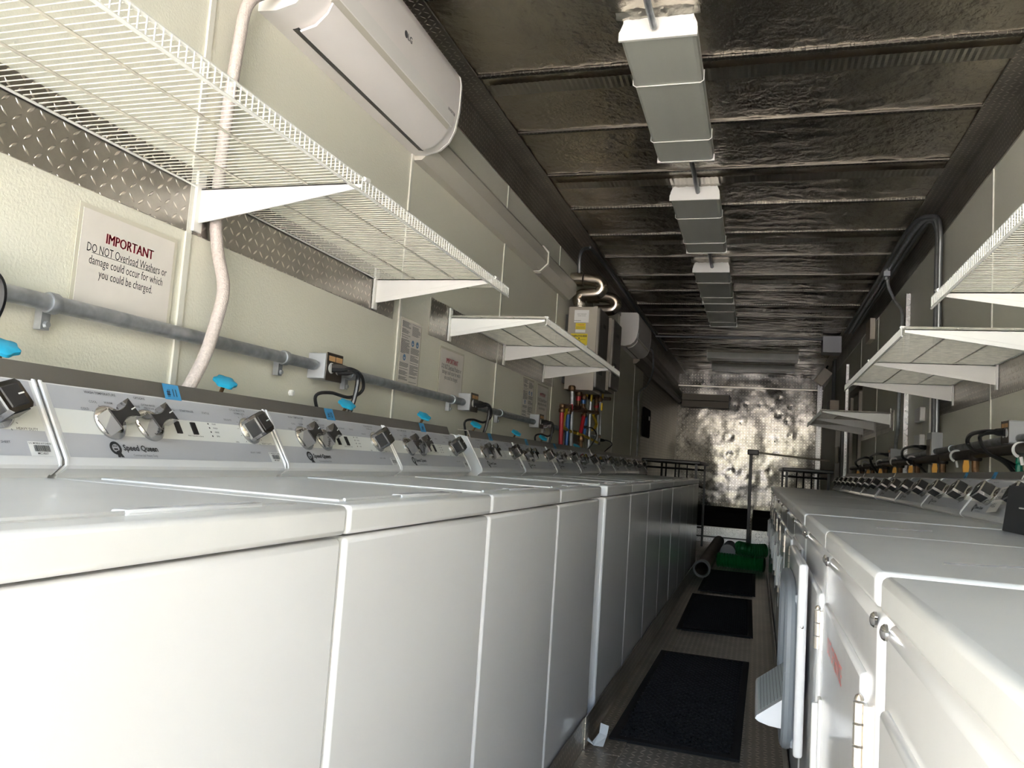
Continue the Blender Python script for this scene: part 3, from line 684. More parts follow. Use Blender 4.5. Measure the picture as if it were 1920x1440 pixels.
def flex(y, label, k=1.):
    z = 2.135
    pts = [(XL, y, 2.365), (XL + .06, y, 2.365), (XL + .13, y, 2.363), (XL + .20, y, 2.350), (XL + .232, y, 2.308), (XL + .205, y, 2.264), (XL + .14, y, 2.254), (XL + .085, y, 2.250), (XL + .062, y, 2.222), (XL + .075, y, 2.18), (XL + .085, y, z)]
    pl_ = spline(pts, 14)
    o = thing('vent_duct', (0, 0, 0), label, 'vent duct', 'flexible vent ducts over the water heaters')
    MB().m('flex').tube([(XL, y, 2.365), (XL + .09, y, 2.365)], .052, 24).build('wall_collar', o)
    i0 = 22; sub = pl_[i0:-16]
    MB().m('flex').tube(sub, .044, 20, rfn=lambda i: .044 + (.0016 if i % 2 else 0)).build('flexible_pipe', o, 60)
    MB().m('flex_crimp').tube(pl_[-17:], .042, 16).build('taped_end', o)
    return o
flex(5.60, 'shiny flexible vent duct looping above the labelled water heater'); flex(6.20, 'shiny flexible vent duct looping above the farther water heater')
# plumbing under the heaters: each manifold is brass risers, elbows, coloured pipes and a gas tube
def plumbing(P, label):
    o = thing('pipe_manifold', (-1.255, P['y'], 1.15), label, 'plumbing', 'plumbing manifolds under the water heaters')
    L = lambda p: (0, p[0] - P['y'], p[1] - 1.15)
    def part(name, m_, runs, r, sp=False, n=12):
        mb = MB().m(m_)
        for q in runs: mb.tube(spline([L(p) for p in q]) if sp else [L(p) for p in q], r, n)
        return mb, name
    b = MB().m('brass')
    for q in P['brass']:
        b.tube([L(p) for p in q], .0155, 12)
        for p in q: b.lathe((0, L(p)[1], L(p)[2] - .014), (0, 0, 1), [(.018, 0), (.022, .006), (.022, .022), (.018, .028)], 10)
    for p in P['tees']: b.lathe((0, L(p)[1], L(p)[2] - .02), (0, 0, 1), [(.020, 0), (.026, .008), (.026, .03), (.020, .038)], 8)
    b.build('brass_fittings', o)
    for q in P['red']: MB().m('red_pex').tube([L(p) for p in q], .0150, 12).build('red_pipe', o)
    for q in P['blue']: MB().m('blue_pex').tube([L(p) for p in q], .0135, 12).build('blue_pipe', o)
    for q in P['steel']: MB().m('galv').tube([L(p) for p in q], .0145, 12).build('steel_pipe', o)
    for q in P['gas']: MB().m('yellow').tube(spline([L(p) for p in q]), .0115, 8).build('yellow_gas_tube', o)
    for p in P['bands_red']: MB().m('red_pex').lathe((0, L(p)[1], L(p)[2] - .02), (0, 0, 1), [(.0185, 0), (.0185, .04)], 12).build('red_band', o)
    for p in P['bands_blue']: MB().m('blue_pex').lathe((0, L(p)[1], L(p)[2] - .02), (0, 0, 1), [(.0185, 0), (.0185, .04)], 12).build('blue_band', o)
    for p in P['levers']: x_, y_, z_ = L(p); MB().m('yellow').rbox(.016, .028, y_ - .020, y_ + .020, z_ - .032, z_ + .032, .005, 1).build('valve_lever', o)
    for p in P['knobs']: x_, y_, z_ = L(p); MB().m('red_pex').rbox(.012, .04, y_ - .03, y_ + .03, z_ - .016, z_ + .016, .005, 1).build('red_handle', o)
    return o
plumbing(dict(y=5.15, brass=[[(5.615, 1.60), (5.64, 1.43)], [(5.64, 1.43), (5.16, 1.40), (5.15, 1.37)], [(5.79, 1.60), (5.82, 1.43)], [(5.82, 1.425), (5.36, 1.39), (5.34, 1.37)], [(5.40, 1.55), (5.62, 1.565)]],
    tees=[(5.40, 1.545), (5.62, 1.53), (5.80, 1.52)], red=[[(5.148, 1.37), (5.181, 1.05)]], blue=[[(5.34, 1.37), (5.336, 1.05)]], steel=[[(5.417, 1.54), (5.492, 1.05)]],
    gas=[[(5.36, 1.42), (5.29, 1.40), (5.26, 1.365), (5.22, 1.325), (5.20, 1.29), (5.23, 1.262), (5.418, 1.246), (5.60, 1.243)]], bands_red=[(5.392, 1.412), (5.63, 1.497)], bands_blue=[(5.807, 1.49)], levers=[(5.80, 1.625), (5.815, 1.555)], knobs=[(5.55, 1.604)]),
    'red, blue and brass pipes below the nearer water heater')
plumbing(dict(y=5.85, brass=[[(6.26, 1.65), (6.32, 1.44)], [(6.32, 1.44), (5.87, 1.42), (5.855, 1.385)], [(6.41, 1.567), (6.83, 1.60)], [(6.07, 1.56), (6.25, 1.575)], [(5.79, 1.22), (5.80, 1.12)]],
    tees=[(6.07, 1.545), (6.28, 1.57), (5.79, 1.205), (6.42, 1.56)], red=[[(5.849, 1.381), (5.773, 1.245)]], blue=[[(5.926, 1.386), (5.90, 1.24)]], steel=[[(6.065, 1.53), (6.10, 1.05)]],
    gas=[[(6.20, 1.42), (6.30, 1.38), (6.352, 1.352), (6.28, 1.31), (6.192, 1.297)], [(5.66, 1.243), (5.958, 1.232), (6.2, 1.22), (6.426, 1.205)]], bands_red=[(6.307, 1.50), (6.19, 1.60)], bands_blue=[(6.16, 1.65)], levers=[(5.99, 1.535), (6.44, 1.60), (6.43, 1.50)], knobs=[(6.17, 1.604)]),
    'red, blue and brass pipes below the farther water heater')
tag(MB().m('galv').tube(spline([(XL + .06, 6.62, 1.28), (XL + .06, 6.60, 1.45), (XL + .06, 6.56, 1.52), (XL + .06, 6.55, 1.75)]), .012, 8).tube(spline([(XL + .06, 6.72, 1.28), (XL + .06, 6.70, 1.45), (XL + .06, 6.66, 1.52), (XL + .06, 6.65, 1.75)]), .012, 8).build('conduit'), 'pair of thin conduits rising to the far water heater', 'conduit')
pipe('conduit', [(XL + .05, 5.62, 2.40), (XL + .05, 5.62, 2.55), (XL + .07, 5.75, 2.64), (XL + .10, 6.1, 2.655), (XL + .10, 8.5, 2.655), (XL + .10, 11.0, 2.65)], .014, 'galv_dark', 'grey conduit bending up beside the vents and along the left ceiling corner', 'conduit')

# ================================================================= CONDUIT AND OUTLETS, LEFT
CX = XL + .035
def conduit_run(y0, y1, z0, z1, x, label, grp, cl=()):
    o = thing('conduit', (x, y0, z0), label, 'conduit', grp)
    MB().m('galv').tube([(0, 0, 0), (0, y1 - y0, z1 - z0)], .0165, 14).build('tube', o)
    for y in cl:
        t = (y - y0) / (y1 - y0); z = (z1 - z0) * t; c = MB().m('galv'); c.lathe((0, y - y0 - .011, z), (0, 1, 0), [(.020, 0), (.0215, .004), (.0215, .018), (.020, .022)], 16)
        s = -1 if x < 0 else 1
        c.box(s * .028, s * .010, y - y0 - .010, y - y0 + .010, z - .052, z - .012); c.lathe((s * .008, y - y0, z - .042), (-s, 0, 0), [(.008, 0), (.006, .006)], 8); c.build('clamp', o)
    return o
g_ = 'galvanised conduits behind the washers'
conduit_run(-.2, 1.02, 1.262, 1.265, CX, 'conduit entering at the left edge of the frame behind the washers', g_)
conduit_run(1.06, 2.15, 1.270, 1.278, CX, 'galvanised conduit under the large warning sign', g_, (1.19, 1.99))
conduit_run(2.30, 3.46, 1.276, 1.276, CX, 'galvanised conduit between the first and second outlet boxes', g_, (2.38, 3.33))
conduit_run(3.60, 4.70, 1.270, 1.262, CX, 'galvanised conduit between the second and third outlet boxes', g_, (4.03,))
conduit_run(4.82, 6.60, 1.262, 1.25, CX, 'galvanised conduit passing behind the red and blue pipes', g_, (5.0,))
def outlet(x, y, z, s, label, grp, L=.105, H=.08, Dp=.062):
    o = thing('outlet_box', (x, y, z), label, 'outlet box', grp)
    MB().m('box_grey').rbox(0, s * Dp, 0, L, -H / 2, H / 2, .004, 2).build('box', o)
    MB().m('box_face').rbox(s * Dp, s * (Dp + .004), .003, L - .003, -H / 2 - .004, H / 2 + .004, .0015, 1).build('cover_plate', o)
    f = MB().m('outlet')
    for yy in (.032, L - .032):
        f.lathe((s * (Dp + .003), yy, -.004), (s, 0, 0), [(.017, 0), (.017, .003)], 16)
    f.build('sockets', o); t = MB().m('tan_label'); X = s * (Dp + .0052)
    for ya, yb in ((.012, L / 2 - .002), (L / 2 + .002, L - .010)): t.add([(X, ya, H / 2 - .022), (X, yb, H / 2 - .022), (X, yb, H / 2 - .006), (X, ya, H / 2 - .006)], [(0, 1, 2, 3)])
    t.build('paper_labels', o, 0); return o
gb = 'grey outlet boxes behind the washers'
outlet(XL + .004, 2.165, 1.278, 1, 'grey outlet box with tan labels and two plugs above the #10 washer', gb)
outlet(XL + .004, 3.475, 1.280, 1, 'grey outlet box at the right foot of the second warning sign', gb)
outlet(XL + .004, 4.71, 1.270, 1, 'grey outlet box with round knock-out below the third warning sign', gb)
outlet(XL + .004, .93, 1.275, 1, 'grey outlet box at the left edge of the frame', gb)
outlet(XL + .004, 6.62, 1.235, 1, 'grey outlet box below the pair of thin conduits', gb)
def cord(pts, label, grp, r=.0055, plug=True):
    o = thing('power_cord', pts[0], label, 'power cord', grp); P0 = Vector(pts[0]); P = [Vector(p) - P0 for p in pts]
    MB().m('cord').tube(spline(P, 8), r, 7).build('cable', o)
    d_ = (P[1] - P[0]).normalized(); MB().m('black').tube([P[0] - d_ * .004, P[0] + d_ * .028, P[0] + d_ * .045], .014, 8, rfn=lambda i: (.014, .0125, .007)[i]).build('plug', o)
    return o
gc = 'black washer power cords'
x = XL + .075
def cordset(y, z, side, names):
    a = cord([(x, y + .035, z), (x + .05, y + .06, z + .002), (x + .05, y + .13, z - .012), (x + .045, y + .155, z - .055), (x + .03, y + .10, z - .085), (x, y + .03, z - .078), (x - .02, y - .02, z - .095), (x - .02, y + .01, z - .165), (x - .03, y + .02, z - .26)], names[0], gc)
    cord([(x, y + .075, z - .004), (x + .05, y + .09, z - .004), (x + .052, y + .105, z - .03), (x + .045, y + .10, z - .10), (x + .02, y + .095, z - .18), (x - .02, y + .09, z - .26)], names[1], gc, .0075)
cordset(2.165, 1.275, 1, ['thin black cord looping from the outlet box above the #10 washer', 'thick black cord hanging straight from the outlet box above the #10 washer'])
cordset(3.475, 1.277, 1, ['looping black cord at the second outlet box', 'straight black cord at the second outlet box'])
cordset(4.71, 1.268, 1, ['looping black cord at the third outlet box', 'straight black cord at the third outlet box'])
cord([(x, .93, 1.285), (x + .04, .965, 1.29), (x + .05, 1.0, 1.275), (x + .05, 1.01, 1.235), (x + .04, .995, 1.185), (x + .01, .96, 1.14), (x - .02, .93, 1.08)], 'thick black cord curling in at the left edge of the frame', gc, .007)
cord([(x, 6.70, 1.235), (x + .05, 6.76, 1.235), (x + .06, 6.92, 1.21), (x + .02, 6.90, 1.16), (x - .02, 6.80, 1.10)], 'black cord hooking out beyond the pipes on the left', gc)
cord([(XL + .1, 5.9, 1.30), (XL + .14, 6.0, 1.30), (XL + .15, 6.12, 1.25), (XL + .12, 6.05, 1.16), (XL + .08, 5.9, 1.08)], 'black cord draped over the plumbing of the farther water heater', gc)
# blue valve wheels
gv = 'blue valve wheels behind the washers'; vn = ['at the left edge of the frame', 'between the #11 and #10 tapes', 'behind the cords above the #10 and #9 tapes', 'above the #9 tape', 'after the first gap in the washers', 'below the third outlet box cords', 'beside the red pipe', 'behind the far plumbing']
vp = None
for i, (y, z) in enumerate([(1.03, 1.162), (1.63, 1.169), (2.235, 1.166), (2.845, 1.171), (3.445, 1.173), (4.09, 1.168), (4.65, 1.166), (5.60, 1.150)]):
    if vp is None:
        vp = thing('valve_wheel', (0, 0, 0), '', 'valve', gv); ax = Vector((.49, -.245, .84)).normalized(); n_ = 40; m_ = MB().m('valve_blue')
        a = ax.orthogonal().normalized(); b = ax.cross(a); ringv = []
        for h_, q in ((-.005, .85), (-.003, 1.), (.003, 1.), (.005, .85), (.0065, .3)):
            for j in range(n_):
                t = 2 * PI * j / n_; rr = .027 * q * (1 + .09 * math.cos(6 * t)); ringv.append(ax * h_ + a * rr * math.cos(t) + b * rr * math.sin(t))
        m_.add(ringv, [(k * n_ + j, k * n_ + (j + 1) % n_, (k + 1) * n_ + (j + 1) % n_, (k + 1) * n_ + j) for k in range(4) for j in range(n_)] + [tuple(range(n_))[::-1], tuple(range(4 * n_, 5 * n_))]); m_.build('wheel', vp)
        MB().m('brass').tube([ax * -.005, ax * -.045, ax * -.055 + Vector((-.01, -.01, -.01))], .005, 8).lathe(ax * -.05, ax, [(.010, 0), (.010, .012)], 8).tube([ax * -.055, ax * -.05 + Vector((-.02, -.03, -.05))], .010, 8).build('stem', vp)
        o = vp
    else: o = copy_tree(vp)
    o.location = (XL + .115, y, z); o['label'] = 'blue lobed valve wheel ' + vn[i]
# braided hose
o = pipe('drain_hose', [(XL + .09, 1.80, 2.27), (XL + .07, 1.73, 2.235), (XL + .045, 1.665, 2.17), (XL + .045, 1.64, 2.05), (XL + .03, 1.64, 1.80), (XL + .024, 1.648, 1.60), (XL + .035, 1.655, 1.50), (XL + .075, 1.64, 1.40), (XL + .09, 1.60, 1.29), (XL + .10, 1.56, 1.21), (XL + .10, 1.51, 1.12), (XL + .10, 1.49, 1.05)], .0155, 'hose', 'braided hose hanging from the near air conditioner down behind the #11 washer', 'hose', n=14)
# wall bolt cap
tag(MB().m('outlet').lathe((XL, 2.09, 1.183), (1, 0, 0), [(.010, 0), (.010, .010), (.006, .013)], 10).build('wall_plug'), 'small white plastic plug on the wall left of the looping cord', 'wall plug')

# ================================================================= SIGNS
def sign(y0, y1, z0, z1, kind, label):
    o = thing('wall_sign', (XL, y0, z0), label, 'sign', 'laminated signs on the left wall'); Wd, H = y1 - y0, z1 - z0
    MB().m('laminate').box(0.0045, .0058, 0, Wd, 0, H).build('laminate', o, 0)
    b = .010; MB().m('paper').box(.0058, .0064, b, Wd - b, b, H - b).build('sheet', o, 0)
    f = (Vector((.0068, 0, 0)), Vector((0, 1, 0)), Vector((0, 0, 1))); p = MB()
    if kind == 'warn':
        p.m('red_print'); [put_text(p, 'IMPORTANT', .0305 * Wd / .283, f, Wd * (.50 + q), H * .735, sx=.80) for q in (-.0032, 0, .0032)]
        p.m('black_print'); s = .0262 * Wd / .283
        put_text(p, 'DO NOT Overload Washers or', s, f, Wd * .50, H * .605, sx=.66); put_text(p, 'damage could occur for which', s, f, Wd * .50, H * .495, sx=.66); put_text(p, 'you could be charged.', s, f, Wd * .50, H * .385, sx=.66)
        put_rect(p, f, Wd * .145, Wd * .80, H * .562, H * .567)
    else:
        p.m('grey_print'); random.seed(11)
        for cx in (.06, .53):
            z = .95
            while z > .06:
                if random.random() < .12: z -= .02; continue
                Lw = .40 * random.choice((1, 1, 1, .9, .75, .5)); 
                if not ((cx > .5 and .60 < z < .74) or (cx < .5 and .36 < z < .47)): put_rect(p, f, Wd * cx, Wd * (cx + Lw), H * z - .0009, H * z + .0009)
                z -= .0135
        p.m('blue_print')
        for u, v in ((.60, .66), (.82, .66), (.26, .415)): put_disc(p, f, Wd * u, H * v, .013, .013, 16, .45); put_disc(p, f, Wd * u, H * v + .004, .005, .005, 10)
    p.build('print', o, 0); return o
sign(1.255, 1.545, 1.275, 1.500, 'warn', 'large laminated warning sign with red heading above the #11 washer')
sign(2.800, 3.005, 1.290, 1.555, 'info', 'laminated instruction sheet with small diagrams beside the first wall joint after the long shelf')
sign(3.215, 3.515, 1.290, 1.505, 'warn', 'laminated warning sign left of the second outlet box')
sign(4.52, 4.76, 1.27, 1.52, 'info', 'small-print instruction sheet under the second shelf on the left wall')
sign(4.84, 5.12, 1.27, 1.515, 'warn', 'laminated warning sign at the end of the second shelf')

# ================================================================= CEILING LAMPS
def lamp(x0, x1, y0, y1, label, grp, along='y', zb=2.598, near_end=True):
    o = thing('ceiling_lamp', ((x0 + x1) / 2, y0, zb), label, 'ceiling lamp', grp); hw = (x1 - x0) / 2; L = y1 - y0
    MB().m('lens_b').prism([(-hw * .9, .085), (hw * .9, .085), (hw, .05), (hw, .035), (-hw, .035), (-hw, .05)], 'y', .01, L - .01).build('tray', o, 0)
    MB().m('lens').prism([(-hw, .04), (-hw + .004, .008), (-hw + .016, 0), (hw - .016, 0), (hw - .004, .008), (hw, .04)], 'y', .006, L - .006).build('diffuser', o, 30)
    for ya, yb in ((-.006, .006), (L - .006, L + .006)):
        MB().m('lens_b').prism([(-hw - .003, .028), (-hw - .003, -.003), (hw + .003, -.003), (hw + .003, .028), (hw - .012, .055), (hw - .012, .085), (-hw + .012, .085), (-hw + .012, .055)], 'y', ya, yb).build('end_plate', o, 0)
    for t in (.30, .78):
        MB().m('lens_b').tube([(-hw - .003, L * t, .05), (-hw - .003, L * t, .006), (-hw + .01, L * t, -.003), (hw - .01, L * t, -.003), (hw + .003, L * t, .006), (hw + .003, L * t, .05)], .0024, 6).build('strap', o)
    return o
def foil_flap(o, hw):
    mb = MB().m('foil_tape'); vs = []; nx, ny = 26, 8
    for j in range(ny + 1):
        for i in range(nx + 1):
            x = (-hw - .012 + (2 * hw + .024) * i / nx); t = j / ny
            vs.append((x + .004 * noise.noise(Vector((i, j, 1.3))), -.085 + .075 * t + .012 * noise.noise(Vector((i * .4, 3, 2))) * (1 - t), .105 - .030 * t + .007 * noise.noise(Vector((i * .55 + j * .2, j * .5, 7)))))
    n = nx + 1; mb.add(vs, [(j * n + i, j * n + i + 1, (j + 1) * n + i + 1, (j + 1) * n + i) for j in range(ny) for i in range(nx)]); mb.build('foil_flap', o, 20)
gl = 'long ceiling lamps down the middle'
ll = ['nearest the camera', 'second from the camera', 'third from the camera', 'fourth from the camera, butted to the third']
for i, (a, b) in enumerate(((2.785, 3.995), (4.59, 5.76), (6.335, 7.545), (7.565, 8.77))):
    o = lamp(-.548, -.268, a, b, 'unlit long ceiling lamp with grey diffuser, ' + ll[i], gl)
    if i < 3: foil_flap(o, .14)
for i, y in enumerate((11.25, 12.45)):
    o = thing('ceiling_lamp', (-.72, y, 2.60), 'unlit lamp lying across the rear ceiling, ' + ['nearer', 'farther'][i] + ' of the two', 'ceiling lamp', 'lamps across the rear ceiling')
    MB().m('lens').prism([(0, .04), (.004, .0), (.29, 0), (.30, .04), (.28, .085), (.02, .085)], 'x', 0, 1.19).build('diffuser', o); MB().m('lens_b').box(-.005, 0, 0, .30, -.002, .085).box(1.19, 1.195, 0, .30, -.002, .085).build('end_plates', o)
gcn = 'conduits joining the ceiling lamps'
pipe('conduit', [(-.43, 1.9, 2.63), (-.425, 2.4, 2.63), (-.42, 2.76, 2.628)], .013, 'galv', 'grey conduit entering the nearest ceiling lamp from the top of the frame', 'conduit', gcn, 10)
pipe('conduit', [(-.39, 4.00, 2.64), (-.39, 4.3, 2.645), (-.39, 4.58, 2.64)], .013, 'galv_dark', 'conduit between the first and second ceiling lamps', 'conduit', gcn, 10)
pipe('conduit', [(-.40, 5.77, 2.64), (-.40, 6.05, 2.645), (-.40, 6.33, 2.64)], .013, 'galv_dark', 'conduit between the second and third ceiling lamps', 'conduit', gcn, 10)
pipe('conduit', [(XL + .12, 9.62, 2.62), (0, 9.62, 2.62), (XR - .25, 9.62, 2.62)], .014, 'galv_dark', 'conduit crossing the ceiling from wall to wall near the back', 'conduit')

# ================================================================= RIGHT WALL SERVICES
pipe('gas_pipe', [(.925, -.3, 1.205), (.925, 3.0, 1.198), (.925, 6.0, 1.18), (.925, 8.9, 1.165)], .021, 'pipe_black', 'long black iron gas pipe running above the dryer panels', 'pipe', n=14)
gr = 'galvanised conduits above the dryers'
conduit_run(-.2, 3.48, 1.238, 1.240, XR - .035, 'grey conduit entering at the right edge above the gas pipe', gr)
conduit_run(3.60, 4.98, 1.240, 1.232, XR - .035, 'grey conduit between the outlet box and the tall grey box', gr, (4.6,))
conduit_run(5.12, 7.1, 1.228, 1.21, XR - .035, 'grey conduit beyond the tall grey box', gr)
gp = 'pipe clamps on the gas pipe'; cn = ['second from the near end', 'third from the near end', 'fifth from the near end', 'farthest', 'nearest the right edge', 'fourth from the near end']
for i, y in enumerate((4.36, 5.55, 6.9, 7.8, 3.36, 6.2)):
    c = MB().m('outlet'); c.tube(arc((.925, y, 1.190), .026, -40, 250, 16), .006, 6); c.tube([(.925, y, 1.165), (.93, y, 1.135)], .006, 8).box(.95, XR, y - .008, y + .008, 1.20, 1.215)
    tag(c.build('pipe_clamp'), 'pale C-shaped clamp on the black gas pipe, ' + cn[i], 'pipe clamp', gp)
gd = 'brass gas drops behind the dryers'; dn = ['with amber lever, nearest the right edge', 'with amber lever, second from the near end', 'with amber lever, third from the near end', 'fourth from the near end', 'fifth from the near end', 'sixth from the near end', 'farthest back']
dp = None
for i, y in enumerate((4.00, 4.66, 5.35, 5.95, 6.6, 7.3, 8.0)):
    if dp is None:
        dp = thing('gas_valve', (0, 0, 0), '', 'gas valve', gd)
        MB().m('pipe_black').lathe((0, 0, -.03), (0, 0, 1), [(.022, 0), (.026, .006), (.026, .03), (.02, .04)], 12).build('tee', dp)
        MB().m('brass').lathe((0, 0, -.125), (0, 0, 1), [(.012, 0), (.018, .01), (.018, .03), (.014, .04), (.016, .06), (.016, .095)], 10).build('valve_body', dp)
        MB().m('amber').prism([(-.045, -.085), (-.025, -.085), (-.021, -.055), (-.024, -.028), (-.042, -.028), (-.047, -.055)], 'y', .012, .030).build('lever', dp)
        o = dp
    else: o = copy_tree(dp)
    o.location = (.925, y, 1.19 - .005 * i); o['label'] = 'brass gas valve hanging from the black pipe, ' + dn[i]
tag(MB().m('green').lathe((.93, 3.40, 1.10), (0, 0, 1), [(.010, 0), (.012, .01), (.012, .035), (.009, .04), (.012, .045), (.010, .065)], 8).build('hose_fitting'), 'dark green fitting at the right edge below the gas pipe', 'valve')
gb2 = 'grey outlet boxes above the dryers'
outlet(XR - .004, 3.49, 1.265, -1, 'grey outlet box with tan labels above the nearest amber lever', gb2)
outlet(XR - .004, 6.35, 1.245, -1, 'grey outlet box beside the bright upright angle', gb2)
o = thing('junction_box', (XR, 4.98, 1.16), 'tall grey box on the right wall where three conduits come down', 'junction box'); MB().m('box_grey').rbox(-.06, -.002, 0, .13, 0, .18, .004, 2).build('box', o); MB().m('box_face').box(-.066, -.06, .01, .11, .05, .14).build('cover_plate', o)
x = XR - .075; gc2 = 'black dryer power cords'
cord([(x, 3.56, 1.268), (x - .05, 3.63, 1.268), (x - .055, 3.80, 1.265), (x - .05, 3.88, 1.235), (x - .03, 3.84, 1.20), (x, 3.70, 1.18), (x + .03, 3.45, 1.12), (x + .03, 3.40, 1.05)], 'black cord arching out of the right outlet box, outer of two', gc2, .009)
cord([(x, 3.53, 1.262), (x - .04, 3.58, 1.262), (x - .045, 3.70, 1.25), (x - .03, 3.66, 1.19), (x, 3.5, 1.14), (x + .02, 3.34, 1.05)], 'black cord tucked under the outer cord of the right outlet box', gc2, .008)
cord([(x, 5.08, 1.255), (x - .05, 5.14, 1.26), (x - .055, 5.45, 1.25), (x - .04, 5.52, 1.20), (x, 5.35, 1.17), (x + .03, 5.05, 1.08)], 'black cord arching from the tall grey box', gc2, .008)
cord([(x, 6.42, 1.245), (x - .05, 6.5, 1.25), (x - .05, 6.95, 1.245), (x - .03, 7.05, 1.18), (x + .02, 6.9, 1.08)], 'black cord hanging beyond the bright upright angle', gc2, .009)
cord([(x, 7.3, 1.235), (x - .05, 7.4, 1.24), (x - .05, 8.0, 1.21), (x, 8.1, 1.15), (x + .02, 8.0, 1.05)], 'black cord farthest back above the dryers', gc2, .009)
gt = 'tall conduits on the right wall'
for k, lb in enumerate(('left', 'middle', 'right')):
    yy = 5.09 - .045 * k
    pipe('conduit', [(XR - .03, yy, 1.34), (XR - .03, yy, 1.60), (XR - .03, yy, 1.9), (XR - .03, yy, 2.3), (XR - .03, yy + .01, 2.52), (XR - .045, yy + .10, 2.625), (XR - .06 - .035 * k, yy + .35, 2.64), (XR - .06 - .035 * k, 6.6, 2.64), (XR - .06 - .035 * k, 9.2, 2.63)], .0135, 'galv' if k == 1 else 'galv_dark', lb + ' of three conduits climbing from the tall grey box to the ceiling', 'conduit', gt, 10)
pipe('conduit', [(XR - .10, 6.50, 2.60), (XR - .09, 6.50, 2.52), (XR - .06, 6.42, 2.40), (XR - .02, 6.32, 2.28), (XR - .03, 6.30, 2.0), (XR - .03, 6.30, 1.5), (XR - .03, 6.38, 1.36), (XR - .03, 6.40, 1.29)], .0125, 'galv', 'single bent conduit dropping beside the bright upright angle', 'conduit')
o = thing('conduit_fitting', (XR - .11, 6.48, 2.62), 'grey conduit elbow fitting where the single conduit leaves the ceiling corner', 'fitting'); MB().m('galv_dark').rbox(-.025, .025, -.04, .04, -.03, .03, .006, 2).build('body', o); MB().m('galv').lathe((0, 0, -.05), (0, 0, 1), [(.017, 0), (.017, .02)], 10).build('nut', o)
tag(MB().m('white_tube').rbox(XR - .05, XR - .002, 7.86, 8.16, 2.34, 2.54, .005, 1).build('wall_box'), 'small pale box high on the right wall below the ceiling conduits', 'box')
tag(MB().m('box_grey').rbox(XR - .33, XR - .13, 9.6, 9.85, 2.47, 2.66, .005, 1).build('junction_box'), 'grey junction box hung at the right ceiling corner near the back', 'junction box')
o = thing('emergency_light', (XR - .13, 12.2, 2.50), 'tilted pale box lamp hung in the rear right ceiling corner', 'lamp'); b = MB().m('white_tube').rbox(-.07, .07, 0, .10, -.12, .12, .006, 1).build('housing', o); b.rotation_euler = (0, .65, 0)
MB().m('black').tube([(0, .05, .05), (.06, .05, .17)], .012, 8).build('mount', o)
tag(MB().m('black').rbox(XR - .05, XR - .004, 10.3, 10.95, .95, 1.75, .01, 1).build('electrical_panel'), 'tall black cabinet on the right wall near the back', 'cabinet')
tag(MB().m('white_tube').rbox(XR - .065, XR - .052, 10.45, 10.72, 1.24, 1.44, .004, 1).build('wall_plate'), 'small white plate on the tall black cabinet', 'plate')
o = thing('junction_box', (XR, 11.1, 1.85), 'dark box on the right wall where two conduits end at the back', 'junction box'); MB().m('box_face').rbox(-.12, -.004, 0, .45, 0, .22, .005, 1).build('box', o)
for k in range(2): pipe('conduit', [(XR - .06, 11.2 + .2 * k, 2.06), (XR - .06, 11.2 + .2 * k, 2.62)], .016, 'galv_dark', ['nearer', 'farther'][k] + ' short conduit above the dark box at the rear right', 'conduit', 'short conduits at the rear right', sm=False)
gw = 'pale plates on the right wall post'
trim('frp_strip', XR - .012, XR, 5.32, 5.52, 1.0, 1.62)
for z, lb in ((1.47, 'upper'), (1.30, 'lower')): tag(MB().m('outlet').rbox(XR - .045, XR - .013, 5.42, 5.60, z - .04, z + .05, .004, 1).build('wall_plate'), lb + ' of the two pale plates under the middle right shelf', 'plate', gw)

# ================================================================= REAR OF THE TRAILER
def work_table(x0, x1, y0, y1, z, label):
    o = thing('work_table', (x0, y0, ZF), label, 'table', 'dark tables at the back'); w_, L, H = x1 - x0, y1 - y0, z - ZF
    MB().m('table_dark').rbox(0, w_, 0, L, H - .04, H, .012, 2).build('table_top', o)
    for xa in (.05, w_ - .05):
        for ya in (.05, L - .05): MB().m('black_metal').box(xa - .014, xa + .014, ya - .014, ya + .014, 0, H - .04).build('leg', o)
    b = MB().m('black_metal')
    for ya in (.05, L - .05):
        b.tube([(.05, ya, H - .10), (w_ - .05, ya, H - .10)], .012, 8); b.tube([(.05, ya, .25), (w_ - .05, ya, .25)], .012, 8)
        b.tube(spline([(.08, ya, H - .34), (w_ * .3, ya, H - .27), (w_ * .5, ya, H - .25), (w_ * .7, ya, H - .27), (w_ - .08, ya, H - .34)]), .012, 8)
        for t in (.42, .58): b.tube([(w_ * t, ya, H - .04), (w_ * t, ya, H - .26)], .010, 6)
    b.build('frame_bars', o); return o
work_table(XL + .05, -.625, 9.45, 11.2, 1.142, 'dark-topped table with black metal legs behind the far washers on the left')
work_table(.275, .82, 9.6, 11.3, 1.138, 'dark-topped table with black metal legs behind the far dryers on the right')
o = thing('handrail', (-.085, 11.4, ZF), 'black upright post with a pale rail reaching to the right wall', 'railing')
MB().m('black_metal').rbox(-.022, .022, -.022, .022, 0, 1.30, .004, 1).build('post', o)
MB().m('black_metal').rbox(-.05, .10, -.04, .04, 1.27, 1.345, .012, 2).build('bracket', o)
MB().m('white_tube').tube([(.10, 0, 1.305), (1.0, 0, 1.255)], .014, 10).build('rail', o)
